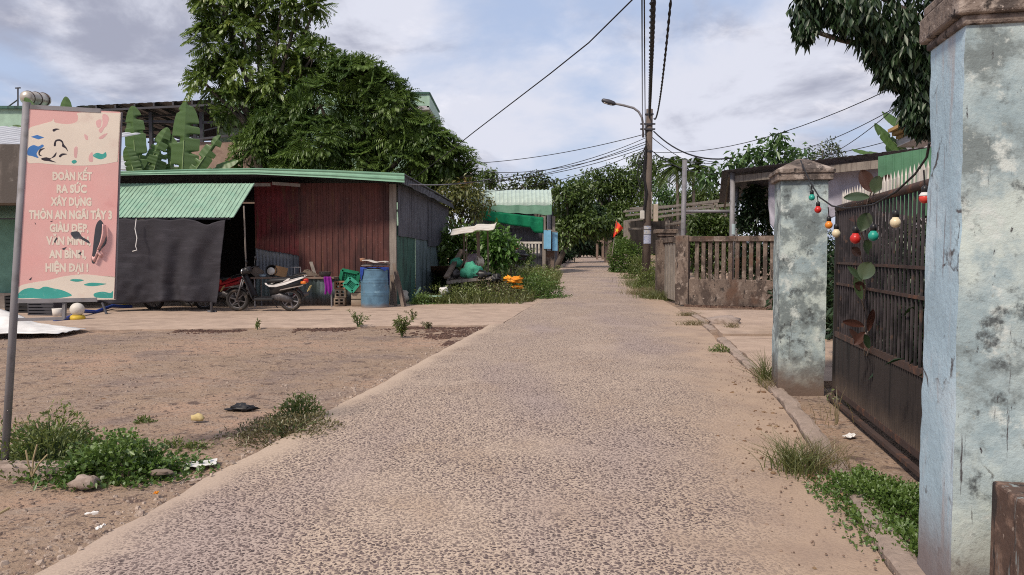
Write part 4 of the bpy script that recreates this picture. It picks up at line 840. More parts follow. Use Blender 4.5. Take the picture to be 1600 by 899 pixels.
for i, (u, v, w_, h_, lab, mt_) in enumerate([(64, 494, .62, .36, 'larger dark plastic crate on the ground seen below the sign', m_darksteel), (30, 490, .7, .45, 'black bin against the teal wall, left of the dark crate', m_black), (90, 495, .22, .2, 'dirty white bucket next to the dark plastic crate', m_whitedirty)]):
    c = G(u, v); m = MB(); rt = thing('plastic_crate' if i < 2 else 'bucket', lab, 'crate' if i < 2 else 'bucket', c)
    if i < 2:
        for sx_ in (-1, 1): m.box(c + V(sx_ * w_ / 2, .2, h_ / 2), (.03, .4, h_))
        for sy_ in (0, .4):
            for k in range(5): m.box(c + V(0, sy_, h_ * (k + .4) / 5), (w_, .025, h_ / 8))
        m.box(c + V(0, .2, .02), (w_, .4, .03)); m.build('crate_frame', mt_, rt)
    else: m.lathe([(.02, 0), (.10, 0), (.12, h_), (.105, h_), (.09, .02), (.02, .02)], 16, c); m.build('bucket_body', mt_, rt, smooth=True)
tag(MB().tube([G(85, 503) + V(0, 0, .03), G(105, 501) + V(0, 0, .05), G(130, 494) + V(0, 0, .12), G(150, 490) + V(0, 0, .04), G(175, 484) + V(0, 0, .1), G(206, 482) + V(0, 0, .04)], .045, 8).build('blue_hose', m_bluetarp, smooth=True), 'blue plastic hose lying along the yard behind the sign', 'hose')
m = MB(); m.tube([P(160, 474, 18.6), G(167, 492)], .03, 8); tag(m.build('slanting_prop', m_darksteel), 'short slanting steel prop below the lower right corner of the sign', 'prop')
m = MB(); m.tube([P(330, 472, 18.9), G(331, 489)], .035, 8); m.tube([P(325, 489, 19) + V(0, 0, .03), P(338, 489, 19) + V(0, 0, .03)], .04, 8); tag(m.build('net_stand', m_darksteel), 'dark steel foot standing under the right hem of the black net', 'stand')

# far left skyline: green block, steel canopy, tank, mast
gb1 = thing('green_clad_block', 'tall pale green clad block rising behind the big trees', 'building', (-11, 44, 0))
def frontbox(u0, u1, v0, Y, dep, zb=0.): a, b = P(u0, v0, Y), P(u1, v0, Y); return (V((a.x + b.x) / 2, Y + dep / 2, (a.z + zb) / 2), V(b.x - a.x, dep, a.z - zb))
a, b = P(330, 150, 42), P(400, 150, 42); m = MB(); corr(m, (a.x, 42, 4), (b.x + 9, 42, 4), (b.x + 9, 42, a.z), (a.x, 42, a.z), .25, .03, 'rib'); m.build('front_cladding', m_palegreen, gb1)
a2, b2 = P(615, 150, 42), P(672, 150, 42)
MB().box(((a.x + a2.x) / 2 + 1, 46, a.z / 2 - .1), (a2.x - a.x + 1.8, 7.8, a.z - .2)).build('block_body', m_palegreen, gb1)
m = MB(); zt2 = P(0, 150, 42).z; zl = P(0, 168, 42).z
m.box(((a2.x + b2.x) / 2, 41.6, (zt2 + zl) / 2), (b2.x - a2.x, .15, zt2 - zl)); m.box((b2.x - .05, 44.5, (zt2 + zl) / 2 - .1), (.15, 6, zt2 - zl)); m.build('balcony_parapet', m_palegreen, gb1)
m = MB(); m.box(((a2.x + b2.x) / 2, 44.5, zl - .12), (b2.x - a2.x, 6, .2)); m.build('balcony_slab', m_house, gb1)
m = MB(); m.beam((a2.x, 41.5, zt2 + .05), (b2.x, 41.5, zt2 + .05), .12, .1); m.beam((b2.x, 41.5, zt2 + .05), (b2.x, 47, zt2 + .05), .12, .1); m.build('roof_trim', m_greensheet_old, gb1)
cn = thing('steel_canopy', 'dark steel canopy roof on trusses behind the banana plants', 'canopy', (-16, 40, 0))
p0, p1, p2, p3 = P(120, 166, 36), P(330, 156, 36), P(330, 176, 47), P(105, 181, 47)
m = MB(); corr(m, p0, p1, p1 + V(.4, 11, .15), p0 + V(-3, 11, .1), .6, .015); m.build('roof_sheet', m_darksteel, cn)
m = MB()
for k in range(8): a = lerp(p0, p1, k / 7); m.beam(a + V(0, 0, -.1), a + V(-.5, 11, -.05), .08, .16)
for k in range(6): m.beam(p0 + V(-.3 * k, 2 * k, -.25), p1 + V(0, 2 * k, -.25), .06, .1)
m.build('rafters', m_darksteel, cn)
m = MB()
for u in (236, 305, 315): q = P(u, 190, 37); m.beam((q.x, 37, 0), (q.x, 37, p0.z - .1), .16, .16, (0, 1, 0))
q = P(170, 192, 37); m.beam((q.x, 37, q.z + .1), (p1.x, 37, q.z), .08, .12)
m.beam((p1.x - 2, 37, q.z - .7), (p1.x, 37, q.z - .2), .06, .06); m.build('posts', m_darksteel, cn)
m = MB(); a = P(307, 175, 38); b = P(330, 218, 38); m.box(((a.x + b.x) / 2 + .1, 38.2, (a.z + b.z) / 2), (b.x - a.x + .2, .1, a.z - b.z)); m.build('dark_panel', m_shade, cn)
ph = thing('peach_house', 'low house with a peach plaster wall behind the banana leaves', 'house', (-13, 34, 0)); a = P(300, 222, 34); b = P(380, 214, 34)
MB().box(((a.x + b.x) / 2 + .4, 36, a.z / 2), (b.x - a.x + 1.6, 4, a.z)).build('wall', m_peach, ph); MB().beam(a + V(-.3, -.1, .03), b + V(1.2, -.1, .25), .1, .09).build('roof_edge', m_darksteel, ph)
gw = thing('green_clad_shed', 'pale green clad shed wall at the far left under the water tank', 'building', (-24, 34, 0)); c_, s_ = frontbox(-60, 60, 168, 33, 5); MB().box(c_, s_).build('wall', m_palegreen, gw)
a, b = P(-60, 168, 32.9), P(60, 168, 32.9); MB().beam(a, b, .1, .12).build('roof_trim', m_greensheet_old, gw)
tk = thing('water_tank', 'horizontal stainless water tank above the sign top', 'tank', P(54, 163, 33.5)); a, b = P(41, 153, 33.2), P(70, 156, 34.6); rt_ = .3
MB().tube([a - (b - a) * .12, a - (b - a) * .04, a, b, b + (b - a) * .06, b + (b - a) * .12], [.12, .26, .3, .3, .24, .1], 20).build('tank_shell', m_tank, tk, smooth=True)
m = MB()
for t_ in (.1, .5, .9): q = lerp(a, b, t_); m.torus(q, b - a, .3, .025)
m.box(lerp(a, b, .2) + V(0, 0, -.38), (.08, .5, .22)); m.box(lerp(a, b, .8) + V(0, 0, -.38), (.08, .5, .22)); m.build('tank_cradle', m_rust, tk)
q = P(28, 166, 33.8); m = MB(); m.tube([q, P(28, 137, 33.8)], .035, 6); m.beam(P(24, 138, 33.8), P(32, 137.5, 33.8), .05, .05); m.tube([P(14, 166, 33.8), P(28, 156, 33.8)], .03, 6)
tag(m.build('roof_mast', m_darksteel), 'thin steel mast on the roof beside the water tank', 'mast')

# ================================================================ CARTS IN THE WEEDS
def make_cart(name, label, Y, full=True):
    c = G(735, 470); t = thing(name, label, 'cart', V(P(735, 440, Y).x, Y, gz(Y)), 'carts in the weeds')
    return t
YC = 23.6
ct = thing('market_cart', 'old wooden market cart with a tattered whitish canopy, standing in the weeds', 'cart', (P(735, 440, YC).x, YC, 0))
pp = lambda u, v, y=YC: P(u, v, y)
m = MB(); m.beam(pp(699, 441.5), pp(767, 434.5), .07, .10); m.beam(pp(699, 441.5), pp(704, 433, YC + 1.2), .06, .09); m.beam(pp(767, 434.5), pp(764, 429, YC + 1.2), .06, .09); m.beam(pp(704, 433, YC + 1.2), pp(764, 429, YC + 1.2), .06, .08); m.build('bed_frame', m_oldwood, ct)
m = MB(); m.poly([pp(700, 440) + V(0, .04, .02), pp(766, 434) + V(0, .04, .02), pp(763, 430, YC + 1.2), pp(705, 434, YC + 1.2)], .03, (0, 0, 1)); m.build('bed_boards', m_wood, ct)
for u, v0, v1, y, w_ in ((747, 362, 432, YC + .5, .10), (725, 366, 432, YC + .9, .05), (762, 361, 430, YC + .9, .05), (729, 368, 430, YC + .3, .03)): MB().beam(pp(u, v0, y), pp(u + 1, v1, y), w_, w_, (0, 1, 0)).build('post', m_wood, ct)
def canf(a, b):
    u = lerp(704, 773, a); v = np.interp(a, [0, .5, .55, .98, 1], [367, 362, 359.5, 359, 356]) - 9 * b + .35 * math.sin(a * 17)
    return P(u + 3 * b, v, YC - .3 + 1.7 * b)
MB().grid(canf, 24, 6, th=.02).build('canopy', m_whitedirty, ct)
m = MB(); m.poly([pp(724, 419, YC + .35), pp(745, 416, YC + .35), pp(748, 396, YC + 1.0), pp(731, 397, YC + 1.0)], .03, (0, -1, .6)); m.build('back_panel', M('mauve_board', (.27, .22, .24), [((.2, .16, .17), 5, .5, .7)], rough=.8), ct)
m = MB(); m.tube([pp(720, 418, YC + .3), pp(732, 397, YC + 1.0), pp(740, 392, YC + 1.05), pp(750, 395, YC + 1)], .022, 6); m.build('hand_rail', m_rust, ct)
for u in (713, 753):
    wc = V(pp(u, 450).x, YC + .45, .24); wh = MB().torus(wc, (0, 1, 0), .21, .045).build('wheel', m_tyre, ct, smooth=True); m = MB().torus(wc, (0, 1, 0), .165, .014); m.tube([wc - V(0, .05, 0), wc + V(0, .05, 0)], .04, 10)
    for k in range(6): m.beam(wc, wc + V(math.cos(k) * .165, 0, math.sin(k) * .165), .014, .014, (0, 1, 0))
    m.build('rim', m_rust, wh)
for u in (703, 722, 745, 763): MB().beam(pp(u, 440, YC + .08), pp(u, 458, YC + .08), .07, .07, (0, 1, 0)).build('leg', m_wood, ct)
q = pp(742, 421, YC + .35)
lump('green_sack', m_sackgreen, pp(736, 425, YC + .15) + V(0, 0, .0), (.31, .22, .27), 'big mint green woven sack slumped on the front of the market cart', 'sack', 4, .28, n=26, fr=1.5)
lump('green_bundle', m_sackgreen, pp(714, 411, YC + .8), (.22, .2, .17), 'small mint green bundle tucked at the back left of the market cart', 'sack', 8, .2)
lump('grey_bundle', m_engine, pp(711, 428, YC + .6), (.17, .16, .17), 'dark grey rags heaped left of the green sack on the market cart', 'rags', 12, .3)
lump('pale_bundle', m_sack, pp(749, 410, YC + .55), (.16, .14, .2), 'pale crumpled bag behind the green sack on the market cart', 'bag', 15, .3)
lump('black_bundle', m_black, pp(774, 437, YC + .1) + V(0, 0, .02), (.20, .15, .14), 'black plastic bags hanging off the right end of the market cart', 'bags', 21, .45, n=26, fr=4)
lump('dark_bags', m_black, pp(753, 430, YC + .05) + V(0, 0, 0), (.28, .15, .14), 'dark cloth heaped on the boards right of the green sack', 'cloth', 23, .35)
tag(MB().beam(pp(697, 434, YC - .1), pp(722, 391, YC + 1.3), .16, .07).build('leaning_beam', m_wood), 'heavy brown beam slanting up behind the left end of the market cart', 'beam')
bp = MB(); corr(bp, G(672, 452) + V(0, 1.2, 0), pp(704, 450, 24.6), pp(704, 415, 24.6), pp(673, 416, 24.2), .12, .02, 'sine', wob=.02); tag(bp.build('rusty_sheet', m_ply), 'upright brown weathered sheet between the shed and the market cart', 'sheet')
st = G(668, 463); tr_ = thing('styrofoam_tray', 'broken white foam tray with a green rim lying in the weeds', 'tray', st)
m = MB(); m.box(st + V(0, .1, .12), (.75, .35, .05), rz=.05); m.box(st + V(-.05, .2, .22), (.5, .25, .16), rz=.2, ry=.1); m.build('foam_block', m_white, tr_, jit=.01)
m = MB(); m.beam(P(649, 462, 22.3), P(657, 449, 22.5), .05, .04); m.beam(P(649, 463, 22.25), P(690, 463, 22.2), .05, .04); m.build('tray_rim', m_palegreen, tr_)
lump('white_bag', m_white, P(694, 456, 22.6), (.13, .1, .14), 'small white plastic bag beside the broken foam tray', 'bag', 31, .35)
# second cart, half sunk in the bushes
YD = 27.5
c2 = thing('hand_cart', 'second cart half buried in bushes behind, only its bed end showing', 'cart', (P(790, 420, YD).x, YD, 0))
m = MB(); m.beam(P(778, 403, YD), P(801, 398.5, YD), .07, .13); m.beam(P(778, 402, YD + 1.2), P(801, 398, YD + 1.2), .06, .1); m.beam(P(779, 402.5, YD), P(779, 401, YD + 1.2), .06, .1); m.build('bed_frame', m_oldwood, c2)
m = MB(); m.poly([P(778, 401, YD) + V(0, .05, .03), P(801, 397, YD) + V(0, .05, .03), P(801, 397, YD + 1.2), P(778, 400, YD + 1.2)], .03, (0, 0, 1)); m.build('bed_boards', m_wood, c2)
m = MB()
for u in (781, 798): m.beam(P(u, 404, YD + .2), V(P(u, 404, YD).x, YD + .2, 0), .08, .08, (0, 1, 0))
m.build('leg', m_wood, c2)
lump('black_bundle', m_black, P(808, 400, YD), (.3, .25, .2), 'black plastic bags at the end of the second cart in the bushes', 'bags', 41, .45, n=26, fr=4)
lump('orange_cover', M('orange_red_tarp', (.55, .13, .06), rough=.7), P(789, 388, YD + .6), (.42, .3, .09), 'orange red cover lying on the second cart in the bushes', 'cover', 44, .25)
yb = thing('yellow_bag', 'bright orange yellow plastic bags caught in the weeds', 'bag', P(801, 440, 24.5)); 
for nm, u, v, r_, sd_ in (('bag_body', 803, 438, (.25, .14, .11), 51), ('bag_flap', 808, 449, (.17, .1, .06), 53), ('bag_flap', 794, 436, (.13, .1, .08), 57)):
    o = lump(nm, m_orange, P(u, v, 23.6), r_, None, None, sd_, .5, n=24, fr=3.2); o.parent = yb; o.location = -yb.location

# ================================================================ SECOND BUILDING (barrel roof) BEYOND THE WEEDS
Y2 = 47.
b2 = thing('barrel_roofed_shop', 'low shop with a pale green curved sheet roof beside the lane', 'building', (P(810, 400, Y2).x, Y2, gz(Y2)))
uA, uB = 735, 862; z0 = P(0, 322, Y2).z; z1 = P(0, 297, Y2 + 2).z
def barrel(a, b):
    th = lerp(-.1, 1.75, b); r_ = z1 - z0; x = lerp(P(uA, 300, Y2).x, P(uB - 26 * 0, 300, Y2).x, a)
    n = .05 if int(a * 60) % 3 == 0 else 0.
    return V(x - .6 * a * 0, Y2 - .15 + 2.4 * (1 - math.cos(th)), z0 + r_ * math.sin(th) + n)
MB().grid(barrel, 60, 14, th=.03).build('roof', M('pale_barrel_sheet', (.42, .52, .47), [((.34, .42, .38), 1.2, .5, .7), ((.2, .27, .24), 3, .66, .8, (4, 1, .3))], rough=.5), b2)
xa, xb = P(uA, 300, Y2).x, P(862, 300, Y2).x; xq = P(853, 300, Y2).x; g2 = gz(Y2)
m = MB(); m.poly([V(xb - .06, Y2 - .15 + 2.4 * (1 - math.cos(t)), z0 + (z1 - z0) * math.sin(t)) for t in np.linspace(-.1, 1.75, 12)] + [V(xb - .06, Y2 + 2.6, z0 - .3)], .05, (1, 0, 0)); m.build('gable', m_darksheet, b2)
m = MB(); m.grid(lambda a, b: P(lerp(760, 862, a), lerp(lerp(331, 336, a), 321, b) + .6 * math.sin(a * 23), Y2 - .25), 30, 3, th=.02); m.build('green_strip', M('faded_green_tarp', (.17, .33, .24), [((.12, .25, .18), 2, .5, .7)], rough=.8), b2)
def snf(a, b): u = lerp(748, 849, a); vb = np.interp(a, [0, .25, .5, .8, .86, 1], [343, 347, 352, 356, 364, 364.5]); return P(u, lerp(vb, lerp(328, 340, a), b), Y2 - .35) + V(0, .08 * math.sin(a * 30), 0)
MB().grid(snf, 40, 6, th=.01).build('green_net', m_shadegreen, b2, smooth=True)
m = MB(); corr(m, V(xa, Y2 + .1, P(0, 357, Y2).z), V(P(835, 300, Y2).x, Y2 + .1, P(0, 357, Y2).z), V(P(835, 300, Y2).x, Y2 + .1, z0), V(xa, Y2 + .1, z0), .22, .03); m.build('upper_sheet', m_greysheet, b2)
m = MB(); corr(m, V(xa, Y2 + .5, g2), V(xq, Y2 + .5, g2), V(xq, Y2 + .5, P(0, 356, Y2).z), V(xa, Y2 + .5, P(0, 356, Y2).z), .25, .03); m.build('lower_sheet', m_darksheet, b2)
m = MB(); m.beam(V(P(788, 0, Y2).x, Y2 - .2, P(0, 379.5, Y2).z), V(P(847, 0, Y2).x, Y2 - .2, P(0, 379.5, Y2).z), .1, .13)
for u in np.arange(790, 847, 5.2): m.beam(P(u, 381, Y2 - .2), P(u, 396, Y2 - .2), .1, .05, (0, 1, 0))
m.build('front_rail', m_whitedirty, b2)
m = MB()
for u, y in ((850, Y2 - .3), (865, Y2 + .4)): q = P(u, 338, y); m.beam(V(q.x, y, g2), q, .2, .2, (0, 1, 0))
m.build('front_post', m_oldwood, b2)
m = MB(); m.box((P(858, 0, Y2).x, Y2 + .1, g2 + .7), (.7, .15, 1.5)); m.build('low_wall', m_oldconc, b2)
m = MB(); m.box((xb + .05, Y2 + 3.2, g2 + 2), (.15, 5.2, 4)); m.build('side_wall', m_darksheet, b2)
bb = P(857, 360, Y2 - .45); bc = P(857, 389, Y2 - .45)
bl = thing('folding_screen', 'pair of light blue upright panels at the shop corner', 'screen', V(bb.x, bb.y, bc.z))
MB().box((P(855.5, 0, Y2).x, bb.y, (bb.z + bc.z) / 2), (.46, .04, bb.z - bc.z)).build('front_panel', m_lightblue, bl)
MB().box((P(868, 0, Y2).x, bb.y + .35, (bb.z + bc.z) / 2 - .12), (.36, .04, bb.z - bc.z), rz=.4).build('turned_panel', m_lightblue, bl)
m = MB(); m.beam(bb + V(-.1, 0, .05), bb + V(.55, .2, -.1), .08, .1); m.build('panel_cap', m_oldwood, bl)

# far end of the lane: gateposts, side walls, beam, dim backdrop walls
fw = thing('lane_side_wall', 'dark plank wall along the left of the lane beyond the shop', 'wall', (4.6, 66, gz(66)))
for i in range(7): y = 58 + i * 5; m = MB(); corr(m, (xl(y) - .5, y, gz(y) - .1), (xl(y + 5) - .5, y + 4.9, gz(y + 5) - .1), (xl(y + 5) - .5, y + 4.9, gz(y + 5) + 2.1 + .3 * (i % 2)), (xl(y) - .5, y, gz(y) + 2.1 + .3 * (i % 3)), .3, .04, wob=.05, seed=i); m.build('wall_panel', m_darksheet if i % 2 else m_ply, fw)
lg = thing('lane_gate_frame', 'pale gate frame of two posts and a beam at the far end of the lane', 'gate frame', V(P(938, 400, 88).x, 88, gz(88)))
for u, v0 in ((942, 362), (933, 380)): q = P(u, v0, 88); MB().beam(V(q.x, 88, gz(88)), q, .26, .26, (0, 1, 0)).build('post', m_ply, lg)
MB().beam(P(920, 377, 88), P(946, 377, 88), .16, .2).build('beam', m_ply, lg)
for i, (u, v0, lab) in enumerate(((953, 376, 'dark short post at the right lane edge before the round bush'), (947, 372, 'slim pale post at the right lane edge beyond the round bush'))):
    q = P(u, v0, 66 + 8 * i); tag(MB().beam(V(q.x, q.y, gz(q.y)), q, .3, .3, (0, 1, 0)).build('roadside_post', m_wood), lab, 'post')

# ================================================================ UTILITY POLE, LAMP, WIRES
YP = 35.; pb = V(P(1009, 445, YP).x, YP, gz(YP)); ptp = P(1015, 171, YP)
up = thing('utility_pole', 'tall brown concrete utility pole with tangled cables and paper notices', 'utility pole', pb)
MB().tube([pb - V(0, 0, .3), ptp], [.21, .155], 14).build('shaft', m_pole, up, smooth=True)
pq = lambda v: lerp(pb, ptp, (P(1009, v, YP).z - pb.z) / (ptp.z - pb.z))
for v in (195, 203): MB().beam(pq(v) + V(-.45, -.18, 0), pq(v) + V(.25, -.18, 0), .06, .07).build('crossarm', m_darksteel, up)
for v in (180, 204, 238): MB().lathe([(.17, 0), (.2, 0), (.2, .06), (.17, .06)], 14, pq(v)).build('pole_band', m_darksteel, up)
m = MB(); m.box(P(1024, 333, YP - .1) + V(0, -.06, 0), (.22, .2, .82)); m.build('meter_box', M('cream_box', (.42, .36, .29), rough=.6), up, bevel=.03)
m = MB(); m.box(P(1003.5, 336, YP - .2), (.2, .16, .4)); m.build('meter_box', m_whitedirty, up, bevel=.03)
m = MB(); m.beam(P(1018, 300, YP - .2), P(1018, 340, YP - .2), .06, .08, (0, 1, 0)); m.build('conduit', m_oldwood, up)
for v, hh in ((374, .42), (363, .2), (356, .16)): 
    q = pq(v); m = MB(); m.grid(lambda a, b: q + V(.222 * math.sin(lerp(-.9, .9, a)), -.222 * math.cos(lerp(-.9, .9, a)), lerp(-hh / 2, hh / 2, b)), 8, 2, th=.003); m.build('paper_notice', M('notice_paper', (.42, .45, .55) if v == 374 else (.4, .4, .4), [((.25, .3, .45), 14, .5, .6)], rough=.8), up)
sl = thing('street_lamp', 'curved steel arm street lamp fixed to the utility pole', 'street lamp', pq(197))
arm = [P(u, v, YP - .25) for u, v in ((1005, 215), (1005, 195), (1003, 184), (998, 175), (990, 169), (975, 165), (958, 161.5))]
MB().tube(arm, .055, 10).build('arm', m_steel, sl, smooth=True)
a = P(962, 163, YP - .25); b = P(940, 156.5, YP - .25); d = b - a
MB().tube([a, a + d * .15, a + d * .5, a + d * .9, b], [.05, .11, .13, .10, .05], 12).build('lamp_head', m_darksteel, sl, smooth=True)
MB().beam(a + d * .3 - V(0, .0, .10), a + d * .85 - V(0, 0, .10), .14, .03).build('lamp_glass', m_whitedirty, sl)
m = MB()
for k in range(16):
    v0 = 205 + 3.5 * k; x0 = rng.uniform(-.75, .1); a = pq(225 + 3 * (k % 5)) + V(-.15, -.2, 0); b = pq(v0 + rng.uniform(20, 75)) + V(x0, -.2 + rng.uniform(-.1, .1), 0)
    mid = lerp(a, b, .5) + V(rng.uniform(-.5, .1), 0, -rng.uniform(.1, .5)); m.tube([a, lerp(a, mid, .6), mid, lerp(mid, b, .6), b], .014, 5)
m.tube([pq(240) + V(-.18, -.2, 0), pq(275) + V(-.28, -.24, 0), pq(300) + V(-.1, -.24, 0), pq(330) + V(-.2, -.2, 0)], .05, 6)
m.build('cable_tangle', m_cable, up)
def wire(label, pts, r=.016, sag=0., name='overhead_cable', mat=m_cable, n=14, twist=0.):
    pts = [Vector(p) for p in pts]; out = []
    if len(pts) == 2:
        for i in range(n + 1): t = i / n; q = lerp(pts[0], pts[1], t); q.z -= sag * 4 * t * (1 - t); out.append(q)
    else: out = pts
    m = MB(); m.tube(out, r, 6)
    if twist:
        n2 = 260; tw = []
        for k in range(2):
            q_ = []
            for i in range(n2 + 1):
                t = i / n2 * (len(out) - 1); j = min(int(t), len(out) - 2); c = lerp(out[j], out[j + 1], t - j); a = i * .55 + k * math.pi; q_.append(c + V(math.cos(a) * r, 0, math.sin(a) * r))
            m.tube(q_, r * .8, 5)
    return tag(m.build(name, mat, smooth=True), label, 'cable', 'overhead cables')
wire('thick twisted bundle of cables running overhead from the pole top towards the viewer', [pq(182), P(1020, 0, 13)], .036, .06, twist=1)
wire('single thick cable overhead sloping up to the right of the pole top', [pq(186) + V(.2, -.1, 0), P(1048, 0, 15)], .019, .75, twist=1)
wire('left one of two thin cables running overhead from the pole towards the viewer', [pq(205) + V(-.35, -.2, 0), P(1003, -30, 13)], .014, .15)
wire('right one of two thin cables running overhead from the pole towards the viewer', [pq(215) + V(-.2, -.2, 0), P(1006.5, -30, 13)], .014, .3)
wire('long cable crossing the open sky down to the shed roof corner', [P(640, 284, 22), P(690, 247, 20), P(740, 207, 18), P(800, 161, 16), P(860, 115, 14.3), P(920, 67, 12.8), P(1000, -12, 11)], .012)
for i, (v0, u1, v1, lab) in enumerate([(216, 620, 292, 'topmost of the cables fanning left from the pole'), (222, 700, 289, 'second highest of the cables fanning left from the pole'), (226, 745, 268, 'middle one of the cables fanning left from the pole'), (231, 700, 284, 'second lowest of the cables fanning left from the pole'), (234, 735, 300, 'lowest of the cables fanning left from the pole'), (210, 730, 256, 'faint straight cable above the fan of cables left of the pole')]):
    wire(lab, [pq(v0) + V(-.15, -.15, 0), P(u1, v1, 40 if i not in (0,) else 23.5)], .018 if i else .014, .5 if i < 5 else .25)
wire('pale wire from the shed roof edge into the yellowish shrub', [P(637, 288, 21.5), P(765, 280, 30)], .02, .1, mat=m_steel)
wire('heavy black cable sagging right from the pole to the carport tree', [pq(206) + V(.2, -.1, 0), P(1145, 247, 26)], .03, .45)
wire('black cable dropping right from the pole behind the steel post', [pq(238) + V(.2, -.1, 0), P(1125, 272, 28)], .022, .3)
wire('long thin cable rising right from the pole across the sky', [pq(238) + V(.2, 0, 0), P(1400, 135, 22), ], .014, .6)
wire('nearly level thin cable running right above the carport', [pq(243) + V(.2, 0, 0), P(1440, 206, 24)], .014, .7)
wire('thin cable rising steeply right above the green cladding', [P(1240, 237, 30), P(1405, 165, 20)], .012, .15)
wire('second thin cable rising right close above the green cladding', [P(1290, 245, 30), P(1420, 150, 18)], .012, .15)
wire('short faint cable slanting between pole and steel post', [pq(215) + V(.15, 0, 0), P(1075, 252, 45)], .018, .1)
wire('short faint cable in the sky above the palms', [P(1085, 245, 45), P(1122, 253, 45)], .02, .1)

# ================================================================ RIGHT: WALL, POSTS, CARPORT, TARP
YW = 22.0; cw = G(1066, 476); YW = cw.y
bw = thing('baluster_wall', 'mouldy concrete boundary wall with upright balusters', 'wall', (8, YW, 0))
A = V(cw.x, YW, 0); Bq = V(P(1290, 480, 20.4).x, 20.4, 0)
dW = (Bq - A).normalized(); nW = V(dW.y, -dW.x, 0); Lw = (Bq - A).length; az = math.atan2(dW.y, dW.x)
zt_ = P(1076, 370, YW).z; zm0, zm1 = P(1076, 436, YW).z, P(1076, 378, YW).z
m = MB(); m.box(lerp(A, Bq, .5) + V(0, 0, zm0 / 2), (Lw, .18, zm0), rz=az); m.build('plinth', m_oldconc, bw, bevel=.015, jit=.01)
m = MB(); m.box(lerp(A, Bq, .5) + V(0, 0, (zm1 + zt_) / 2), (Lw, .24, zt_ - zm1), rz=az); m.build('top_rail', m_oldconc, bw, bevel=.015, jit=.01)
nb = 18
for i in range(nb):
    c = A + dW * (.42 + i * (Lw - .5) / nb); MB().box(c + V(0, 0, (zm0 + zm1) / 2), (.115, .12, zm1 - zm0 + .02), rz=az).build('baluster', m_oldconc, bw, bevel=.012)
MB().box(A + V(.0, 0, (zt_ + .03) / 2), (.38, .34, zt_ + .03), rz=az).build('corner_post', m_oldconc, bw, bevel=.015)
a2 = V(P(1038, 450, 25.0).x, 25.0, 0); az2 = math.atan2((a2 - A).y, (a2 - A).x); mid = lerp(A, a2, .5); L2 = (a2 - A).length
m = MB()
for i in range(5): m.box(lerp(A, a2, .2 + .16 * i) + V(0, 0, .95), (.3, .12, 1.8), rz=az2)
m.build('slatted_return', m_oldwood, bw, bevel=.01)
m = MB(); m.box(mid + V(0, 0, zt_ - .07), (L2, .2, .16), rz=az2); m.build('return_rail', m_oldconc, bw, bevel=.01)
MB().box(a2 + V(-.05, .1, .98), (.42, .42, 1.98), rz=az2).build('end_post', m_oldconc, bw, bevel=.015)
gp = thing('capped_gatepost', 'short mouldy gatepost with a stepped cap behind the wall corner', 'post', (P(1040, 440, 26.5).x, 26.5, 0)); c = V(P(1037, 440, 26.5).x, 26.5, 0)
MB().box(c + V(0, 0, 1.0), (.42, .42, 2.0)).build('shaft', m_oldconc, gp, bevel=.015); zc = P(0, 368, 26.5).z
m = MB(); m.box(c + V(.05, 0, zc + .02), (.62, .6, .1)); m.box(c + V(.05, 0, zc + .14), (.74, .7, .14)); m.box(c + V(.05, 0, zc - .1), (.5, .5, .14)); m.build('cap', m_oldconc, gp, bevel=.012)
q0, q1 = P(1070, 250, 25), P(1066, 385, 25)
sp = thing('pipe_frame', 'weathered grey steel post with a level pipe to the carport', 'pipe frame', V(q1.x, 25, 0))
MB().tube([V(q1.x, 25, 0), q0], .085, 12).build('post', m_steel, sp, smooth=True); MB().tube([P(1072, 330.5, 25), P(1144, 330.5, 24.6)], .055, 10).build('pipe', m_steel, sp, smooth=True)
YK = 24.5; cp = thing('carport', 'lean-to carport with a dark sheet roof on steel posts', 'carport', (9, YK, 0))
r0, r1 = P(1128, 267, YK), P(1460, 229, 18.0)
m = MB(); back = V(1.2, 4.6, -.75); corr(m, r0, r1, r1 + back, r0 + back, .25, .012); m.build('roof', m_darksheet, cp)
m = MB(); m.beam(r0 + V(.35, .18, -.28), r1 + V(0, .18, -.28), .08, .22); m.beam(r0 + V(.3, .2, -.12), r0 + back + V(.2, -.1, -.15), .06, .12); m.build('eave_beam', m_oldwood, cp)
for u, y, r_ in ((1145, YK, .085), (1152, YK + 1.6, .06)): q = P(u, 270 if y == YK else 290, y); MB().tube([V(q.x, y, 0), q], r_, 12).build('post', m_steel, cp, smooth=True)
m = MB(); q = P(1145, 362, YK - .01)
for k, mt_ in ((0, m_lightblue),): m.lathe([(.087, 0), (.09, 0), (.09, .35), (.087, .35)], 12, q - V(0, 0, .1)); 
m.build('post_band', M('pale_band', (.4, .5, .52), rough=.7), cp)
def tpf(a, b):
    u = lerp(1200, 1390, a); vt = np.interp(a, [0, .6, 1], [271, 258, 247]) + 3 * abs(math.sin(a * 9)); vb = np.interp(a, [0, .04, .1, .4, .7, 1], [350, 358, 361, 352, 325, 310]); y = lerp(23.6, 19.5, a)
    return P(u + 3 * (1 - b) * (1 - a), lerp(vb, vt, b), y) + V(0, .10 * mnoise.noise(Vector((a * 9, b * 4 + a * 6, 0))) + .05 * math.sin((a * 14 + b * 4)), 0)
tag(MB().grid(tpf, 70, 26, th=.004).build('hanging_tarp', m_tarp_grey, smooth=True), 'pale lavender tarp hanging from the carport beam behind the blue pillar', 'tarp')
m = MB(); corr(m, P(1372, 330, 18.4), P(1470, 345, 17.2), P(1470, 228, 17.2), P(1372, 245, 18.4), .2, .025, 'rib'); tag(m.build('green_cladding', m_greenwall), 'dark green ribbed metal cladding beyond the spear-topped gate', 'cladding')
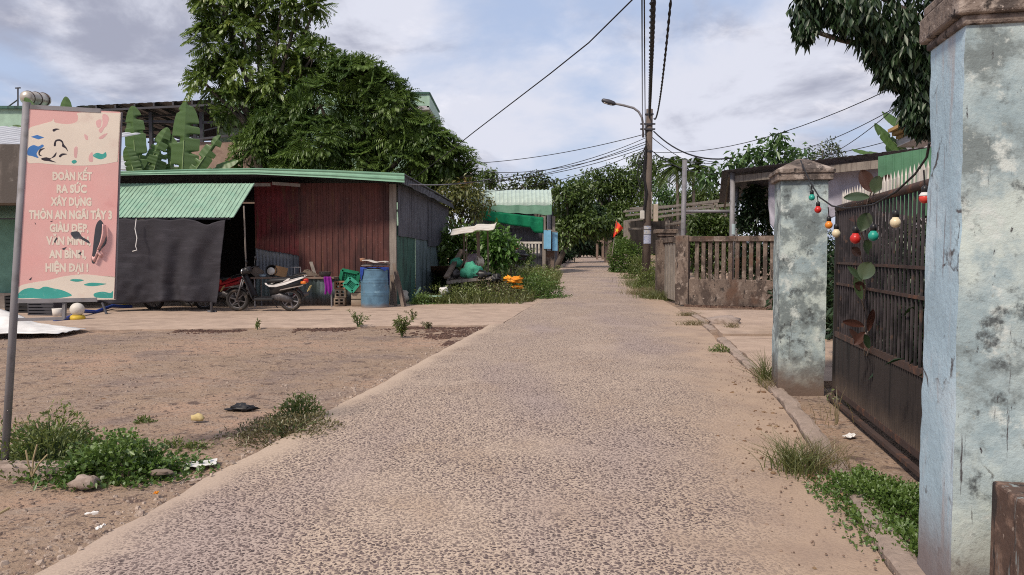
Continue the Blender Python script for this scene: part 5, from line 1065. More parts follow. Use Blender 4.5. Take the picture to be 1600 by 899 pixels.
hs = thing('corniced_house', 'plastered house corner with an ochre cornice, between pillar and banana leaves', 'house', (13, 24, 0))
c0 = P(1432, 232, 22); MB().box((c0.x + 2.4, 24, c0.z / 2), (4.8, 4, c0.z)).build('wall', m_house, hs)
m = MB(); q0, q1 = P(1402, 208, 21.3), P(1470, 175, 19.5)
for k, (dz, e) in enumerate(((0, 0.), (.1, .12), (.2, .24))): a = q0 + V(.3 - e, .2, dz - .12); b = q1 + V(.3 - e, .2, dz - .12); m.beam(a, b, .5, .09)
m.build('cornice', m_cornice, hs)
m = MB(); m.beam(q0 + V(.5, .3, -.28), q1 + V(.5, .3, -.28), .8, .2); m.box((c0.x + 2, 22.5, c0.z + .1), (4, 1.4, .3)); m.build('eave', m_house, hs)
# pergola / slatted frames right of the utility pole
pg = thing('slatted_pergola', 'long low slatted roof frame on pale posts beyond the utility pole', 'pergola', (10, 42, gz(42)))
m = MB()
for (u0, v0, y0, u1, v1, y1) in ((975, 331, 54, 1142, 312, 34), (978, 337, 53, 1142, 320, 33), (985, 326, 56, 1120, 318, 40), (977, 346, 53, 1120, 327, 34), (1040, 352, 44, 1135, 336, 34), (978, 358, 54, 1010, 357, 50)): m.beam(P(u0, v0, y0), P(u1, v1, y1), .1, .13)
for k in range(12): t_ = k / 11; a = lerp(P(976, 331, 54), P(1142, 313, 34), t_); m.beam(a, a + V(1.6, 3.5, .25), .06, .1)
m.build('slats', m_oldwood, pg)
for u, y in ((982, 53.5), (977, 55), (1056, 42.5), (1062, 42), (1043, 44), (1118, 37)): q = P(u, 345 if u < 1100 else 325, y); MB().beam(V(q.x, y, gz(y)), q, .24, .24, (0, 1, 0)).build('post', m_oldwood, pg)
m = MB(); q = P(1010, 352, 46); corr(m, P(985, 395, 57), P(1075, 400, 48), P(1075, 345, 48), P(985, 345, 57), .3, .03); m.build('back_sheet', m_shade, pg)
# flag
fg = thing('red_flag', 'red flag with a yellow star on a leaning pole by the lane', 'flag', G(958, 424)); fy = 46.
MB().tube([P(956, 400, fy), P(964, 343, fy)], .025, 6).build('flag_pole', m_oldwood, fg)
f_ = lambda a, b: P(lerp(lerp(957.5, 963, b), lerp(961, 974, b), a), lerp(lerp(372, 345, b), lerp(369, 357, b), a), fy - .05) + V(0, .06 * math.sin(a * 8), 0)
MB().grid(f_, 12, 8, th=.006).build('cloth', m_flag, fg, smooth=True); sc_ = f_(.42, .52) + V(0, -.09, 0)
MB().poly([sc_ + V((.13 if k % 2 == 0 else .055) * math.sin(k * math.pi / 5 + .3), 0, (.17 if k % 2 == 0 else .07) * math.cos(k * math.pi / 5 + .3)) for k in range(9, -1, -1)], .004, (0, -1, 0)).build('star', m_yellow, fg)

# ================================================================ GATE PILLARS AND GATE
dG = V(.2, 1, 0).normalized(); sG = V(dG.y, -dG.x, 0); azG = math.atan2(dG.y, dG.x)
def pillar(name, label, c, wd, dp, z0, z1, mat, side=None, capw=.1):
    t = thing(name, label, 'pillar', c); a = azG - math.pi / 2; c = Vector(c); n = 14
    def cw(s_, p0_, p1_, z):
        x, y = lerp(p0_[0], p1_[0], s_), lerp(p0_[1], p1_[1], s_); k = 1.
        if s_ in (0, 1): k = 1 - max(0., mnoise.noise(Vector((z * 3.3, x * 5, y * 5))) - .22) * .075 - max(0., mnoise.noise(Vector((z * 11, x * 5, y * 5 + 3)))) * .02
        return w3(x * k, y * k, z)
    m = MB(); q = [(-wd / 2, -dp / 2), (wd / 2, -dp / 2), (wd / 2, dp / 2), (-wd / 2, dp / 2)]; rot = Matrix.Rotation(a, 3, 'Z'); w3 = lambda x, y, z: c + rot @ Vector((x, y, z))
    faces = [(q[0], q[1]), (q[1], q[2]), (q[2], q[3]), (q[3], q[0])]
    for i, (p0, p1) in enumerate(faces):
        mm = MB(); K_ = 10
        mm.grid(lambda s, h: cw(s, p0, p1, lerp(z0, z1, h)) + mnoise.noise_vector(w3(lerp(p0[0], p1[0], s), lerp(p0[1], p1[1], s), lerp(z0, z1, h)) * 3.1) * .006, K_, 110)
        if side and i == 3: mm.build('painted_side', side, t, smooth=True)
        else: m.add(mm.v, mm.f)
    m.build('shaft', mat, t, smooth=True)
    return t, w3
n0 = G(1215, 613); c2_ = V(*(n0 + dG * .24 + sG * .245)); c2_.z = 0
pf, w3 = pillar('gate_pillar', 'far gate pillar of mouldy pale blue concrete with a pyramid cap', c2_, .49, .46, -.1, P(1222, 280, n0.y).z, m_pil_far)
zc = P(1222, 281, n0.y).z
m = MB()
for (h0, h1, e) in ((0, .075, .045), (.075, .11, .06)): m.add([w3(x * (.245 + e), y * (.23 + e), z) for z in (zc + h0 - .01, zc + h1) for x, y in ((-1, -1), (1, -1), (1, 1), (-1, 1))], [(3, 2, 1, 0), (4, 5, 6, 7), (0, 1, 5, 4), (1, 2, 6, 5), (2, 3, 7, 6), (3, 0, 4, 7)])
b_ = [w3(x * .30, y * .29, zc + .11) for x, y in ((-1, -1), (1, -1), (1, 1), (-1, 1))]; tt = [w3(x * .05, y * .05, zc + .245) for x, y in ((-1, -1), (1, -1), (1, 1), (-1, 1))]
m.add(b_ + tt, [(3, 2, 1, 0), (4, 5, 6, 7), (0, 1, 5, 4), (1, 2, 6, 5), (2, 3, 7, 6), (3, 0, 4, 7)]); m.build('cap', m_cap, pf, bevel=.008, jit=.006)
fc = P(1497, 449, 3.1); cN = V(fc.x, fc.y, 0) + sG * .34 + dG * .2; zN = P(1508, 38, 3.1).z
pnr, w3n = pillar('gate_pillar', 'near gate pillar at the right edge, peeling pale green with a sky blue side', cN, .68, .40, -.1, zN, m_pil_near, m_pil_side)
m = MB()
for h0, h1, e in ((-.005, .035, .018), (.035, .15, .042), (.15, .2, .03)): m.add([w3n(x * (.34 + e), y * (.2 + e), z) for z in (zN + h0, zN + h1) for x, y in ((-1, -1), (1, -1), (1, 1), (-1, 1))], [(3, 2, 1, 0), (4, 5, 6, 7), (0, 1, 5, 4), (1, 2, 6, 5), (2, 3, 7, 6), (3, 0, 4, 7)])
m.build('cap', m_cap, pnr, bevel=.012, jit=.007)
kb = thing('brown_plinth', 'rusty brown painted block against the foot of the near gate pillar', 'plinth', V(2.3, 2.75, 0)); bz_ = P(1556, 750, 2.93).z; e0 = P(1556, 800, 2.88)
m = MB(); m.add([e0 + sG * x + dG * y + V(0, 0, z - e0.z) for z, k in ((-.05, 0), (bz_, 0)) for x, y in ((0, -.32), (.6, -.32), (.6, .05), (0, .05))], [(3, 2, 1, 0), (4, 5, 6, 7), (0, 1, 5, 4), (1, 2, 6, 5), (2, 3, 7, 6), (3, 0, 4, 7)]); m.build('block', m_blockbrown, kb, bevel=.012)
sb = thing('rooftop_signboard', 'small blue and white board just above the near gate pillar cap', 'sign', V(2.2, 3.4, 2.8)); q0, q1 = P(1489, 14, 4.2), P(1505, -30, 4.2)
MB().box((q0.x + .35, 4.2, (q0.z + q1.z) / 2), (.7, .03, .3)).build('blue_board', M('blue_enamel', (.05, .25, .62), rough=.4), sb); MB().box((q0.x - .012, 4.19, (q0.z + q1.z) / 2), (.022, .05, .3)).build('board_edge', m_white, sb)
MB().beam((q0.x + .3, 4.22, 0), (q0.x + .3, 4.22, q0.z + .1), .04, .04, (0, 1, 0)).build('post', m_steel, sb)
# gate leaf
gA = V(*G(1304, 622)); gA.z = 0; gB = gA - dG * 4.35; Lg = 4.35
gt = thing('spear_gate', 'black steel gate with white spear tips and a ribbed lower panel', 'gate', gA)
zR = P(1300, 326, gA.y).z; zPn = P(1297, 521, gA.y).z; on = lambda s, z, o=0.: gA - dG * s + V(0, 0, z) + sG * o
MB().tube([on(-.03, zR), on(Lg, zR + .03)], .034, 10).build('top_rail', m_rust, gt, smooth=True)
for z in (P(1300, 411, gA.y).z, P(1300, 443, gA.y).z): MB().beam(on(0, z), on(Lg, z), .03, .024).build('mid_rail', m_rust, gt)
for z in (zPn, .10): MB().beam(on(0, z), on(Lg, z), .04, .055).build('panel_rail', m_rust, gt)
m = MB(); pA, pB = on(Lg, .06), on(0, .06); corr(m, on(0, .06, .0), on(Lg, .06, .0), on(Lg, zPn, .0), on(0, zPn, .0), .055, .014, 'trap'); m.build('lower_panel', m_gatesteel, gt)
for s in (0, Lg): MB().beam(on(s, .02), on(s, zR + .02), .05, .05, dG).build('stile', m_gatesteel, gt)
nbar = 44; bar0 = MB().tube([V(0, 0, zPn), V(0, 0, zR)], .0125, 6).build('bar', m_bar); bar0.parent = gt; bar0.location = -dG * (.09)
sp_ = MB(); sp_.add([V(-.021, -.006, 0), V(.021, -.006, 0), V(.021, .006, 0), V(-.021, .006, 0), V(-.021, -.006, .10), V(.021, -.006, .10), V(.021, .006, .10), V(-.021, .006, .10), V(0, 0, .165)], [(3, 2, 1, 0), (0, 1, 5, 4), (1, 2, 6, 5), (2, 3, 7, 6), (3, 0, 4, 7), (4, 5, 8), (5, 6, 8), (6, 7, 8), (7, 4, 8)])
spear0 = sp_.build('spear_tip', m_whitedirty); spear0.parent = gt; spear0.location = -dG * .09 + V(0, 0, zR + .02) + sG * .02; spear0.rotation_euler.z = azG * 1
for i in range(1, nbar):
    s = .09 + i * (Lg - .16) / nbar
    b = bar0.copy(); COL.objects.link(b); b.parent = gt; b.location = -dG * s
    b = spear0.copy(); COL.objects.link(b); b.parent = gt; b.location = -dG * s + V(0, 0, zR + .02 + .03 * s / Lg) + sG * .02; b.rotation_euler.z = azG + rng.normal(0, .12)
m = MB(); m.beam(on(-.0, .02, -.06) , on(Lg, .02, -.06), .05, .03); tag(m.build('gate_track', m_rust), 'rusty steel floor track along the foot of the gate', 'rail')
# string of bulbs
pts = [w3(-.05, -.26, zc + .20), P(1266, 285, 7.5), P(1280, 308, 7.3), P(1300, 322, 7.0), P(1322, 326, 6.6), P(1365, 320, 5.9), P(1400, 300, 5.3), P(1430, 272, 4.8), P(1448, 246, 4.3), P(1452, 225, 3.9)]
cd_ = []
for i in range(len(pts) - 1):
    for k in range(5): cd_.append(lerp(pts[i], pts[i + 1], k / 5))
cd_.append(pts[-1]); tag(MB().tube(cd_, .0075, 6).build('bulb_string', m_cable, smooth=True), 'black cord of the bulb string from the pillar cap along the gate', 'cord')
bulbm = {k: M(k + '_bulb', c, rough=.35, spec=.5, var=.05) for k, c in (('green', (.02, .33, .25)), ('red', (.55, .025, .02)), ('orange', (.75, .25, .03)), ('cream', (.72, .62, .42)), ('pink_red', (.72, .07, .05)))}
bmesh0 = None
for (k, u, v, y, ln, lab), bpx in zip([('green', 1268.5, 309, 7.55, 15, 'small green bulb highest on the far pillar'), ('red', 1278, 328, 7.3, 18, 'red bulb on the far pillar just below the green one'), ('orange', 1295, 352, 7.0, 24, 'orange bulb at the corner between far pillar and gate'), ('cream', 1306.5, 365, 6.8, 30, 'cream bulb hanging next to the orange one at the gate end'), ('red', 1336.5, 373, 6.3, 36, 'red bulb hanging lowest in front of the gate bars'), ('green', 1364.5, 369, 5.9, 34, 'green bulb hanging in front of the gate beside the lowest red one'), ('cream', 1399, 348, 5.3, 34, 'large cream bulb hanging below the gate top rail'), ('pink_red', 1444.5, 310, 4.4, 40, 'pinkish red bulb with a white neck beside the near pillar')], (9.5, 10.5, 11.5, 12.5, 16, 15.5, 16, 16)):
    c = P(u, v, y); r_ = bpx / 2 / FPX * y; t = thing('light_bulb', lab, 'light bulb', c, 'coloured bulbs on a string')
    MB().lathe([(.004, -r_)] + [(r_ * math.sin(a), -r_ * math.cos(a)) for a in np.linspace(.25, 2.45, 10)] + [(r_ * .5, r_ * 1.15)], 18, c).build('globe', bulbm[k], t, smooth=True)
    if k == 'pink_red': MB().lathe([(r_ * .98, .012), (r_ * 1.02, .016), (r_ * .85, r_ * .75), (r_ * .55, r_ * 1.2)], 18, c).build('neck', m_white, t, smooth=True)
    MB().lathe([(r_ * .4, r_ * 1.02), (r_ * .6, r_ * 1.08), (r_ * .6, r_ * 2.1), (r_ * .4, r_ * 2.3), (r_ * .2, r_ * 2.5)], 12, c).build('socket', m_black, t, smooth=True)
    MB().tube([c + V(0, 0, r_ * 2.4), P(u - 1, v - ln - 4, y)], .005, 5).build('drop_wire', m_cable, t)

# ================================================================ TREES
def px_blobs(lst, Y, dep=1.0):
    o = []
    for it in lst:
        u, v, r = it[:3]; rr = r / FPX * Y; yy_ = Y + (it[3] if len(it) > 3 else rng.uniform(-.5, .5) * rr * 1.2)
        c = P(u, v, yy_); k = yy_ / Y; o.append((np.array(c), (rr * k, rr * dep * k, rr * k * .95), max(.2, rr * rr)))
    return o
def big_tree(name, label, cat, foot, blobs, leaf, r0, per, FL, LL, LW, fronds, curve, group=None, lowcut=-.8, pairs=7):
    t = thing(name, label, cat, foot, group); m = MB(); top = max(b[0][2] for b in blobs)
    hi = Vector((np.mean([b[0][0] for b in blobs]), np.mean([b[0][1] for b in blobs]), np.mean([b[0][2] for b in blobs])))
    fork = lerp(Vector(foot), hi, .55); m.tube([Vector(foot) - V(0, 0, .2), lerp(Vector(foot), fork, .5) + V(.1, 0, 0), fork], [r0 * 1.2, r0, r0 * .8], 10)
    limbs(m, fork, [(b[0], r0 * .22) for b in blobs], r0 * .6)
    C, O = clumpy([(b[0], b[1], b[2]) for b in blobs], per, .62, lowcut)
    idx = rng.choice(len(C), min(len(C), 90), replace=False)
    for i in idx:
        b = min(blobs, key=lambda q: np.linalg.norm(q[0] - C[i])); m.tube([Vector(b[0]), lerp(Vector(b[0]), Vector(C[i]), .6) + V(0, 0, -.1), Vector(C[i])], [.05, .03, .015], 5)
    m.build('trunk', m_bark, t, smooth=True); rosettes('crown', leaf, t, C, O + np.array([0, 0, .25]), fronds, FL, pairs, LL, LW, curve=curve); return t
YT = 31.5
big_tree('tall_tree', 'tallest tree with drooping compound leaves, rising left behind the tin shed', 'tree', V(P(415, 400, YT).x, YT, 0),
         px_blobs([(345, 10, 36), (400, -5, 34), (440, 12, 22), (330, 70, 28), (320, 130, 20), (380, 58, 28), (392, 115, 34), (450, 70, 32), (490, 85, 26), (365, 165, 26), (430, 145, 32), (335, -30, 34), (520, 105, 20), (497, 4, 10), (470, 8, 10), (345, 120, 24), (470, 120, 26), (395, -60, 50)], YT), l_bigA, .22, 28, .62, .25, .105, 8, .26, lowcut=-1)
big_tree('broad_tree', 'broad dark tree with rosettes of finger leaves above the tin shed roof', 'tree', V(P(560, 400, YT).x, YT + .5, 0),
         px_blobs([(555, 130, 36), (590, 150, 36), (610, 175, 30), (500, 165, 40), (440, 200, 45), (560, 210, 50), (500, 235, 50), (410, 235, 38), (620, 225, 45), (660, 215, 30), (680, 245, 38), (715, 262, 26), (735, 275, 18), (640, 270, 40), (560, 275, 45), (470, 275, 40), (400, 265, 30), (690, 290, 36), (548, 105, 16), (568, 118, 26), (600, 140, 26), (535, 108, 20), (622, 160, 22)], YT - .8, .9), l_bigB, .25, 29, .62, .25, .068, 10, .14)
def leafy(name, label, cat, foot, blobs, leaf, per, L, Wd, r0=.1, hang=.4, group=None, gaps=0., gs=.6, shell=.5, droop=.15, low=-.9, trunk_m=None, nl=3):
    t = thing(name, label, cat, foot, group); m = MB(); foot = Vector(foot)
    hi = Vector(np.mean([b[0] for b in blobs], 0)); fork = lerp(foot, hi, .5)
    m.tube([foot - V(0, 0, .1), fork], [r0, r0 * .75], 8); limbs(m, fork, [(b[0], r0 * .25) for b in blobs], r0 * .6, 4); m.build('trunk', trunk_m or m_bark, t, smooth=True)
    C, O = clumpy([(b[0], b[1], b[2]) for b in blobs], per, shell, low, gaps, gs)
    B = np.repeat(C, nl, 0) + rng.normal(0, L * .5, (len(C) * nl, 3)); D = np.repeat(O, nl, 0) * .5 + rng.normal(0, .6, (len(C) * nl, 3)) - np.array([0, 0, hang])
    n = len(B); r_ = np.clip(np.repeat(rng.random(len(C)), nl) * .6 + rng.random(n) * .4, 0, 1)
    leaf_mesh('crown', leaf, t, B, D, L * rng.uniform(.6, 1.25, n), Wd * rng.uniform(.8, 1.1, n), droop=droop, rnd=r_); return t
leafy('yellowish_tree', 'small yellowish green tree drooping over the back corner of the tin shed', 'tree', V(P(715, 400, 29.6).x, 29.6, 0), px_blobs([(700, 305, 24), (728, 305, 24), (750, 318, 18), (705, 335, 26), (738, 330, 18), (690, 320, 20)], 29.6), l_yel, 420, .22, .075, .08, .5, shell=.6)
leafy('green_bush', 'bright green large-leaved bush behind the canopy of the market cart', 'bush', V(P(725, 420, 26.8).x, 26.8, 0), px_blobs([(715, 368, 18), (740, 372, 20), (695, 385, 20), (725, 395, 26), (700, 408, 20)], 26.8), l_lush, 420, .26, .11, .05, .15, shell=.5)
leafy('green_bush', 'bright yellow-green bush right of the market cart canopy', 'bush', V(P(775, 420, 26.5).x, 26.5, 0), px_blobs([(775, 372, 16), (768, 388, 20), (790, 385, 14), (770, 405, 22)], 26.5), l_bright, 420, .28, .11, .05, .1, shell=.5)
leafy('green_bush', 'darker bush spreading in front of the barrel roofed shop', 'bush', V(P(805, 415, 33).x, 33, gz(33)), px_blobs([(800, 396, 12), (820, 402, 13), (790, 402, 12)], 33), l_far, 420, .24, .1, .05, .1)
# far trees along the lane
def far_tree(label, u, Y, blobs, leaf, per=26, L=.42, Wd=.2, gaps=.16, r0=.25, name='lane_tree'):
    x = P(u, 400, Y).x; leafy(name, label, 'tree', V(x, Y, gz(Y)), px_blobs(blobs, Y, .8), leaf, per * 3.4, L, Wd, r0, .35, 'trees beyond the lane', gaps, .5, shell=.55, nl=4)
far_tree('small rounded tree alone on the skyline left of the barrel roof', 765, 95, [(757, 281, 13), (774, 282, 12), (765, 276, 9)], l_far, 16, .55, .3)
far_tree('olive tree directly behind the barrel roof, yellowish on top', 840, 70, [(815, 290, 17), (838, 284, 16), (858, 293, 16), (880, 300, 14), (830, 305, 20), (800, 296, 12)], l_far2)
far_tree('dark tree overhanging the lane right of the barrel roof', 868, 58, [(885, 305, 20), (905, 300, 22), (880, 335, 22), (900, 345, 26), (885, 365, 20), (910, 325, 22), (922, 345, 22), (936, 362, 16), (948, 350, 16)], l_far, 34)
far_tree('broad rounded tree in the centre beyond the end of the lane', 950, 76, [(925, 290, 24), (950, 278, 22), (975, 285, 24), (938, 310, 28), (965, 312, 30), (990, 300, 24), (955, 340, 26), (985, 335, 22), (930, 340, 22)], l_far, 30)
far_tree('tall dark tree just behind the utility pole', 1000, 85, [(996, 250, 13), (1012, 262, 14), (1025, 258, 12), (1003, 275, 18), (1020, 285, 18), (1000, 300, 18)], l_far, 26)
far_tree('low tree right of the utility pole behind the pergola', 1040, 70, [(1030, 297, 14), (1050, 308, 15), (1035, 318, 18), (1065, 312, 14)], l_pale, 26)
far_tree('dark olive tree behind the steel post and pipe', 1095, 62, [(1085, 306, 14), (1105, 302, 13), (1122, 304, 14), (1100, 315, 18), (1070, 312, 12), (1132, 314, 14)], l_far, 28)
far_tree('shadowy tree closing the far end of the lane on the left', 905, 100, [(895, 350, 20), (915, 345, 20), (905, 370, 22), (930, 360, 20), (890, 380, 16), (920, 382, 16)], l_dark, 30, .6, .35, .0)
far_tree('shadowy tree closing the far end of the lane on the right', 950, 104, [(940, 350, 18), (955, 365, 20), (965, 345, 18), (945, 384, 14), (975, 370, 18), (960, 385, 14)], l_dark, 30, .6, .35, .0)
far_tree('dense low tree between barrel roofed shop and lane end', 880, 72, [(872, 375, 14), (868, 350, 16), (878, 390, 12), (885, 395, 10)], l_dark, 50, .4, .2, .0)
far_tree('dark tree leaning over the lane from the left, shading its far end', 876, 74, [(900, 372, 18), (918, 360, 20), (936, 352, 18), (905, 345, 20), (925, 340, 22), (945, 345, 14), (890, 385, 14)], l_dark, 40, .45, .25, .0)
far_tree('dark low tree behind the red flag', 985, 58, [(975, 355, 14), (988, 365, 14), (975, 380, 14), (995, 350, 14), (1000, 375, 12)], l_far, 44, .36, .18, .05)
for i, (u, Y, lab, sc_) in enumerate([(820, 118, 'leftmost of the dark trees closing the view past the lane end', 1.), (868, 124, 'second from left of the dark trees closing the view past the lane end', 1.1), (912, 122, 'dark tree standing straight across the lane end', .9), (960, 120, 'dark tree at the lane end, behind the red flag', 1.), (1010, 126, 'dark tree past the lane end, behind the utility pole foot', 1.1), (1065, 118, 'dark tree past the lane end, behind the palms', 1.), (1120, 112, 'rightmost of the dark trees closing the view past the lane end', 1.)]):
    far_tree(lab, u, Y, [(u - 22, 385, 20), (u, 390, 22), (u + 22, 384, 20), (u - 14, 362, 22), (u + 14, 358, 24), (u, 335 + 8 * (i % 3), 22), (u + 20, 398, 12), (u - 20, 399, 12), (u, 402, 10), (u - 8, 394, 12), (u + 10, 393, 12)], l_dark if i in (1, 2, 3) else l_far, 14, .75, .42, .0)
for i, (u, v, Y, r, lab) in enumerate([(1058, 258, 50, 30, 'feathery palm just left of the tall steel post'), (1083, 264, 50, 32, 'feathery palm crown showing around the top of the steel post')]):
    c = P(u, v, Y); t = thing('palm_tree', lab, 'palm', V(c.x, Y, gz(Y)), 'palms beyond the pergola'); MB().tube([V(c.x, Y, gz(Y)), V(c.x + .1, Y, c.z * .5), c - V(0, 0, .2)], [.14, .11, .1], 8).build('trunk', m_bark, t, smooth=True)
    Bs, Ds, Ls = [], [], []
    for k in range(36):
        az_ = rng.random() * 6.28; el = rng.uniform(-.75, 1.35); d0 = np.array([math.cos(az_) * math.cos(el), math.sin(az_) * math.cos(el), math.sin(el)]); fl = r / FPX * Y * rng.uniform(.9, 1.25)
        tt_ = np.linspace(.1, 1, 16); pos = np.array(c) + d0 * (tt_[:, None] * fl) - np.array([0, 0, 1.]) * (tt_[:, None] ** 2) * fl * .5
        tan = unit(d0[None] - np.array([0, 0, 1.]) * tt_[:, None]); sd_ = unit(np.cross(tan, [0, 0, 1.] + rng.normal(0, .1, 3)))
        for sg_ in (-1, 1): Bs.append(pos); Ds.append(tan * .6 + sd_ * sg_ - np.array([0, 0, .35])); Ls.append(.42 * (1.05 - .5 * np.abs(tt_ - .4)))
    Ls = np.concatenate(Ls); leaf_mesh('crown', l_far, t, np.concatenate(Bs), np.concatenate(Ds), Ls, Ls * .16, tw=.1)
# right-hand trees
leafy('pale_leaved_tree', 'light green large-leaved tree rising behind the carport roof', 'tree', V(P(1215, 400, 29).x, 29, 0), px_blobs([(1205, 232, 16), (1228, 240, 18), (1215, 215, 8), (1190, 250, 16), (1250, 245, 14), (1150, 255, 12), (1168, 258, 14), (1125, 270, 12), (1105, 275, 10), (1235, 262, 18), (1200, 268, 16), (1180, 238, 8)], 29), l_pale, 130, .30, .15, .09, .45, gaps=.1, gs=1.2, shell=.3, droop=.3)
leafy('sparse_tree', 'sparse small-leaved tree top at the right of the light green tree', 'tree', V(P(1290, 400, 29).x, 29, 0), px_blobs([(1285, 235, 10), (1300, 228, 9), (1272, 245, 8), (1310, 242, 7), (1292, 250, 10)], 29), l_far2, 150, .16, .06, .06, .1, gaps=.15, gs=1.5, shell=.2)
leafy('yard_hedge', 'dense hedge behind the baluster wall under the pipe frame', 'hedge', V(P(1110, 420, 26.6).x, 26.6, 0), px_blobs([(1090, 352, 16), (1110, 345, 16), (1130, 352, 16), (1100, 372, 20), (1125, 378, 20), (1085, 385, 18), (1140, 400, 26), (1105, 410, 24)], 26.6, .6), l_far, 1100, .15, .08, .05, .2, shell=.5, gaps=.05, gs=1.5)
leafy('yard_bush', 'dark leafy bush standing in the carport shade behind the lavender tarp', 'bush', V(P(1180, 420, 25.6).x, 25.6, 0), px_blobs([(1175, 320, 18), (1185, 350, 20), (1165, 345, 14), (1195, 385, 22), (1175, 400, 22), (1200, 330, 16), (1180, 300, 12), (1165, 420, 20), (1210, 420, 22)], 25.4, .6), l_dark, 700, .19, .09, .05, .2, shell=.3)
# overhanging dark tree, top right
YR_ = 8.6
rt = thing('overhanging_tree', 'dark tree with drooping leaves hanging in at the top right behind the near pillar', 'tree', V(6.1, 9.0, 0)); m = MB()
rb = [(b[0], b[1], b[2]) for b in px_blobs([(1262, 20, 24), (1300, 5, 30), (1350, 20, 38), (1395, 35, 40), (1440, 40, 44), (1405, 85, 36), (1440, 110, 36), (1378, 80, 26), (1425, 150, 22), (1430, 178, 16), (1445, 160, 26), (1455, 185, 18), (1420, 110, 24), (1455, 170, 26), (1480, 60, 50), (1340, -30, 45), (1420, -35, 55), (1270, -25, 28), (1440, 190, 14), (1500, 150, 40), (1380, 45, 30), (1258, 45, 12), (1500, -40, 60), (1560, 20, 80), (1428, 128, 20), (1460, 120, 30), (1410, 60, 40), (1360, 50, 30), (1395, 108, 22), (1325, 25, 24)], YR_)]
m.tube([V(6.1, 9, -.1), V(6.0, 9, 1.8), V(5.7, 8.9, 3.6)], [.16, .13, .11], 10); limbs(m, V(5.7, 8.9, 3.6), [(b[0], .02) for b in rb], .07); m.build('trunk', m_bark, rt, smooth=True)
C, O = clumpy(rb, 270, .3, -1); n = 6; B = np.repeat(C, n, 0) + rng.normal(0, .03, (len(C) * n, 3)); az_ = rng.random(len(B)) * 6.28
D = np.stack([np.cos(az_) * .45, np.sin(az_) * .45, -np.ones(len(B)) * rng.uniform(.5, 1.2, len(B))], 1); leaf_mesh('crown', l_dark, rt, B, D, .15 * rng.uniform(.6, 1.2, len(B)), .045 * rng.uniform(.7, 1.2, len(B)), droop=.1)

# ---------------------------------------------------------------- banana plants
def banana_blade(mb, base, tip, wd, bend=.1, face=(0, -1, .3), tears=6, seed=0, n=90):
    base, tip = Vector(base), Vector(tip); d = tip - base; L = d.length; dn = d.normalized(); face = Vector(face); sd_ = dn.cross(face).normalized(); nn = sd_.cross(dn)
    def pt(t, s):
        pr = min(1, (t / .18)) ** .6 * (1 - max(0, (t - .45) / .55) ** 2.6) ** .55 if t < 1 else 0
        tn = mnoise.noise(Vector((t * tears * 1.5, seed, math.copysign(2, s)))); jag = 1 - (min(.75, max(0., tn - .16) * 6) if abs(s) > .5 else 0.)
        return base + d * t - V(0, 0, 1) * (bend * L * t * t) + sd_ * (s * wd / 2 * pr * jag) + nn * (-.28 * abs(s) * wd * .5 * pr + .003 * math.sin(t * 60 + s))
    cs = [-1, -.66, -.33, 0, .33, .66, 1]
    for h in (0, 1):
        c_ = cs[:4] if h == 0 else cs[3:]; o = len(mb.v)
        for i in range(n + 1):
            for s in c_: mb.v.append(pt(i / n, s))
        for i in range(n):
            for k in range(3): mb.f.append((o + i * 4 + k, o + i * 4 + k + 1, o + (i + 1) * 4 + k + 1, o + (i + 1) * 4 + k))
    return base, d
m_rib = M('banana_midrib', (.2, .28, .12), rough=.6)
def banana(label, foot, leaves, group=None):
    t = thing('banana_plant', label, 'banana plant', foot, group); foot = Vector(foot); m = MB(); top = foot + V(0, 0, max(.6, min(Vector(l[0]).z for l in leaves) - .6))
    m.tube([foot - V(0, 0, .05), lerp(foot, top, .5), top], [.16, .13, .09], 10)
    for l in leaves: m.tube([top, lerp(top, Vector(l[0]), .5) + V(0, 0, .05), l[0], lerp(Vector(l[0]), Vector(l[1]), .5) - V(0, 0, l[3] * (Vector(l[1]) - Vector(l[0])).length * .25) + V(0, -.01, 0)], [.05, .035, .025, .012], 6)
    m.build('stem', m_rib, t, smooth=True)
    for i, l in enumerate(leaves):
        mb = MB(); banana_blade(mb, l[0], l[1], l[2], l[3], l[4] if len(l) > 4 else (0, -1, .3), seed=i * 3 + foot.x); o = mb.build('leaf', l_banana, t, smooth=True)
        o.data.attributes.new('rnd', 'FLOAT', 'POINT').data.foreach_set('value', np.clip(np.array([.5 + .25 * mnoise.noise(Vector((q.co.z * 5 + q.co.x * 3, i * 5., 0))) + .2 * mnoise.noise(Vector((q.co.z * 45, q.co.x * 12, i))) for q in o.data.vertices], np.float32), 0, 1))
YBn = 27.6; b_ = lambda u0, v0, u1, v1, w_, bend=.02, dy=0., f=(0, -1, .2): (P(u0, v0, YBn + dy), P(u1, v1, YBn + dy * 1.2), w_ / FPX * YBn, bend, f)
banana('banana plant with two broad upright leaves left behind the tin shed', V(P(215, 420, YBn).x, YBn, 0), [b_(212, 275, 207, 163, 33), b_(222, 265, 206, 180, 26, .0, .5, (.6, -1, 0)), b_(225, 275, 262, 190, 26, .1, .3), b_(215, 290, 197, 222, 24, .1, -.1), b_(235, 285, 250, 230, 30, .1, .2, (.5, -1, 0))])
banana('banana plant with a torn tall central leaf behind the tin shed roof', V(P(285, 420, YBn).x, YBn, 0), [b_(284, 280, 291, 159, 44, .0), b_(292, 275, 252, 200, 26, .05, .4, (-.4, -1, 0)), b_(296, 280, 345, 206, 24, .06, -.1, (.3, -1, .5)), b_(300, 282, 372, 240, 20, .12, .2, (0, -1, .8)), b_(310, 285, 368, 258, 20, .1, -.1, (0, -1, .8)), b_(270, 285, 262, 215, 26, .1, .6)])
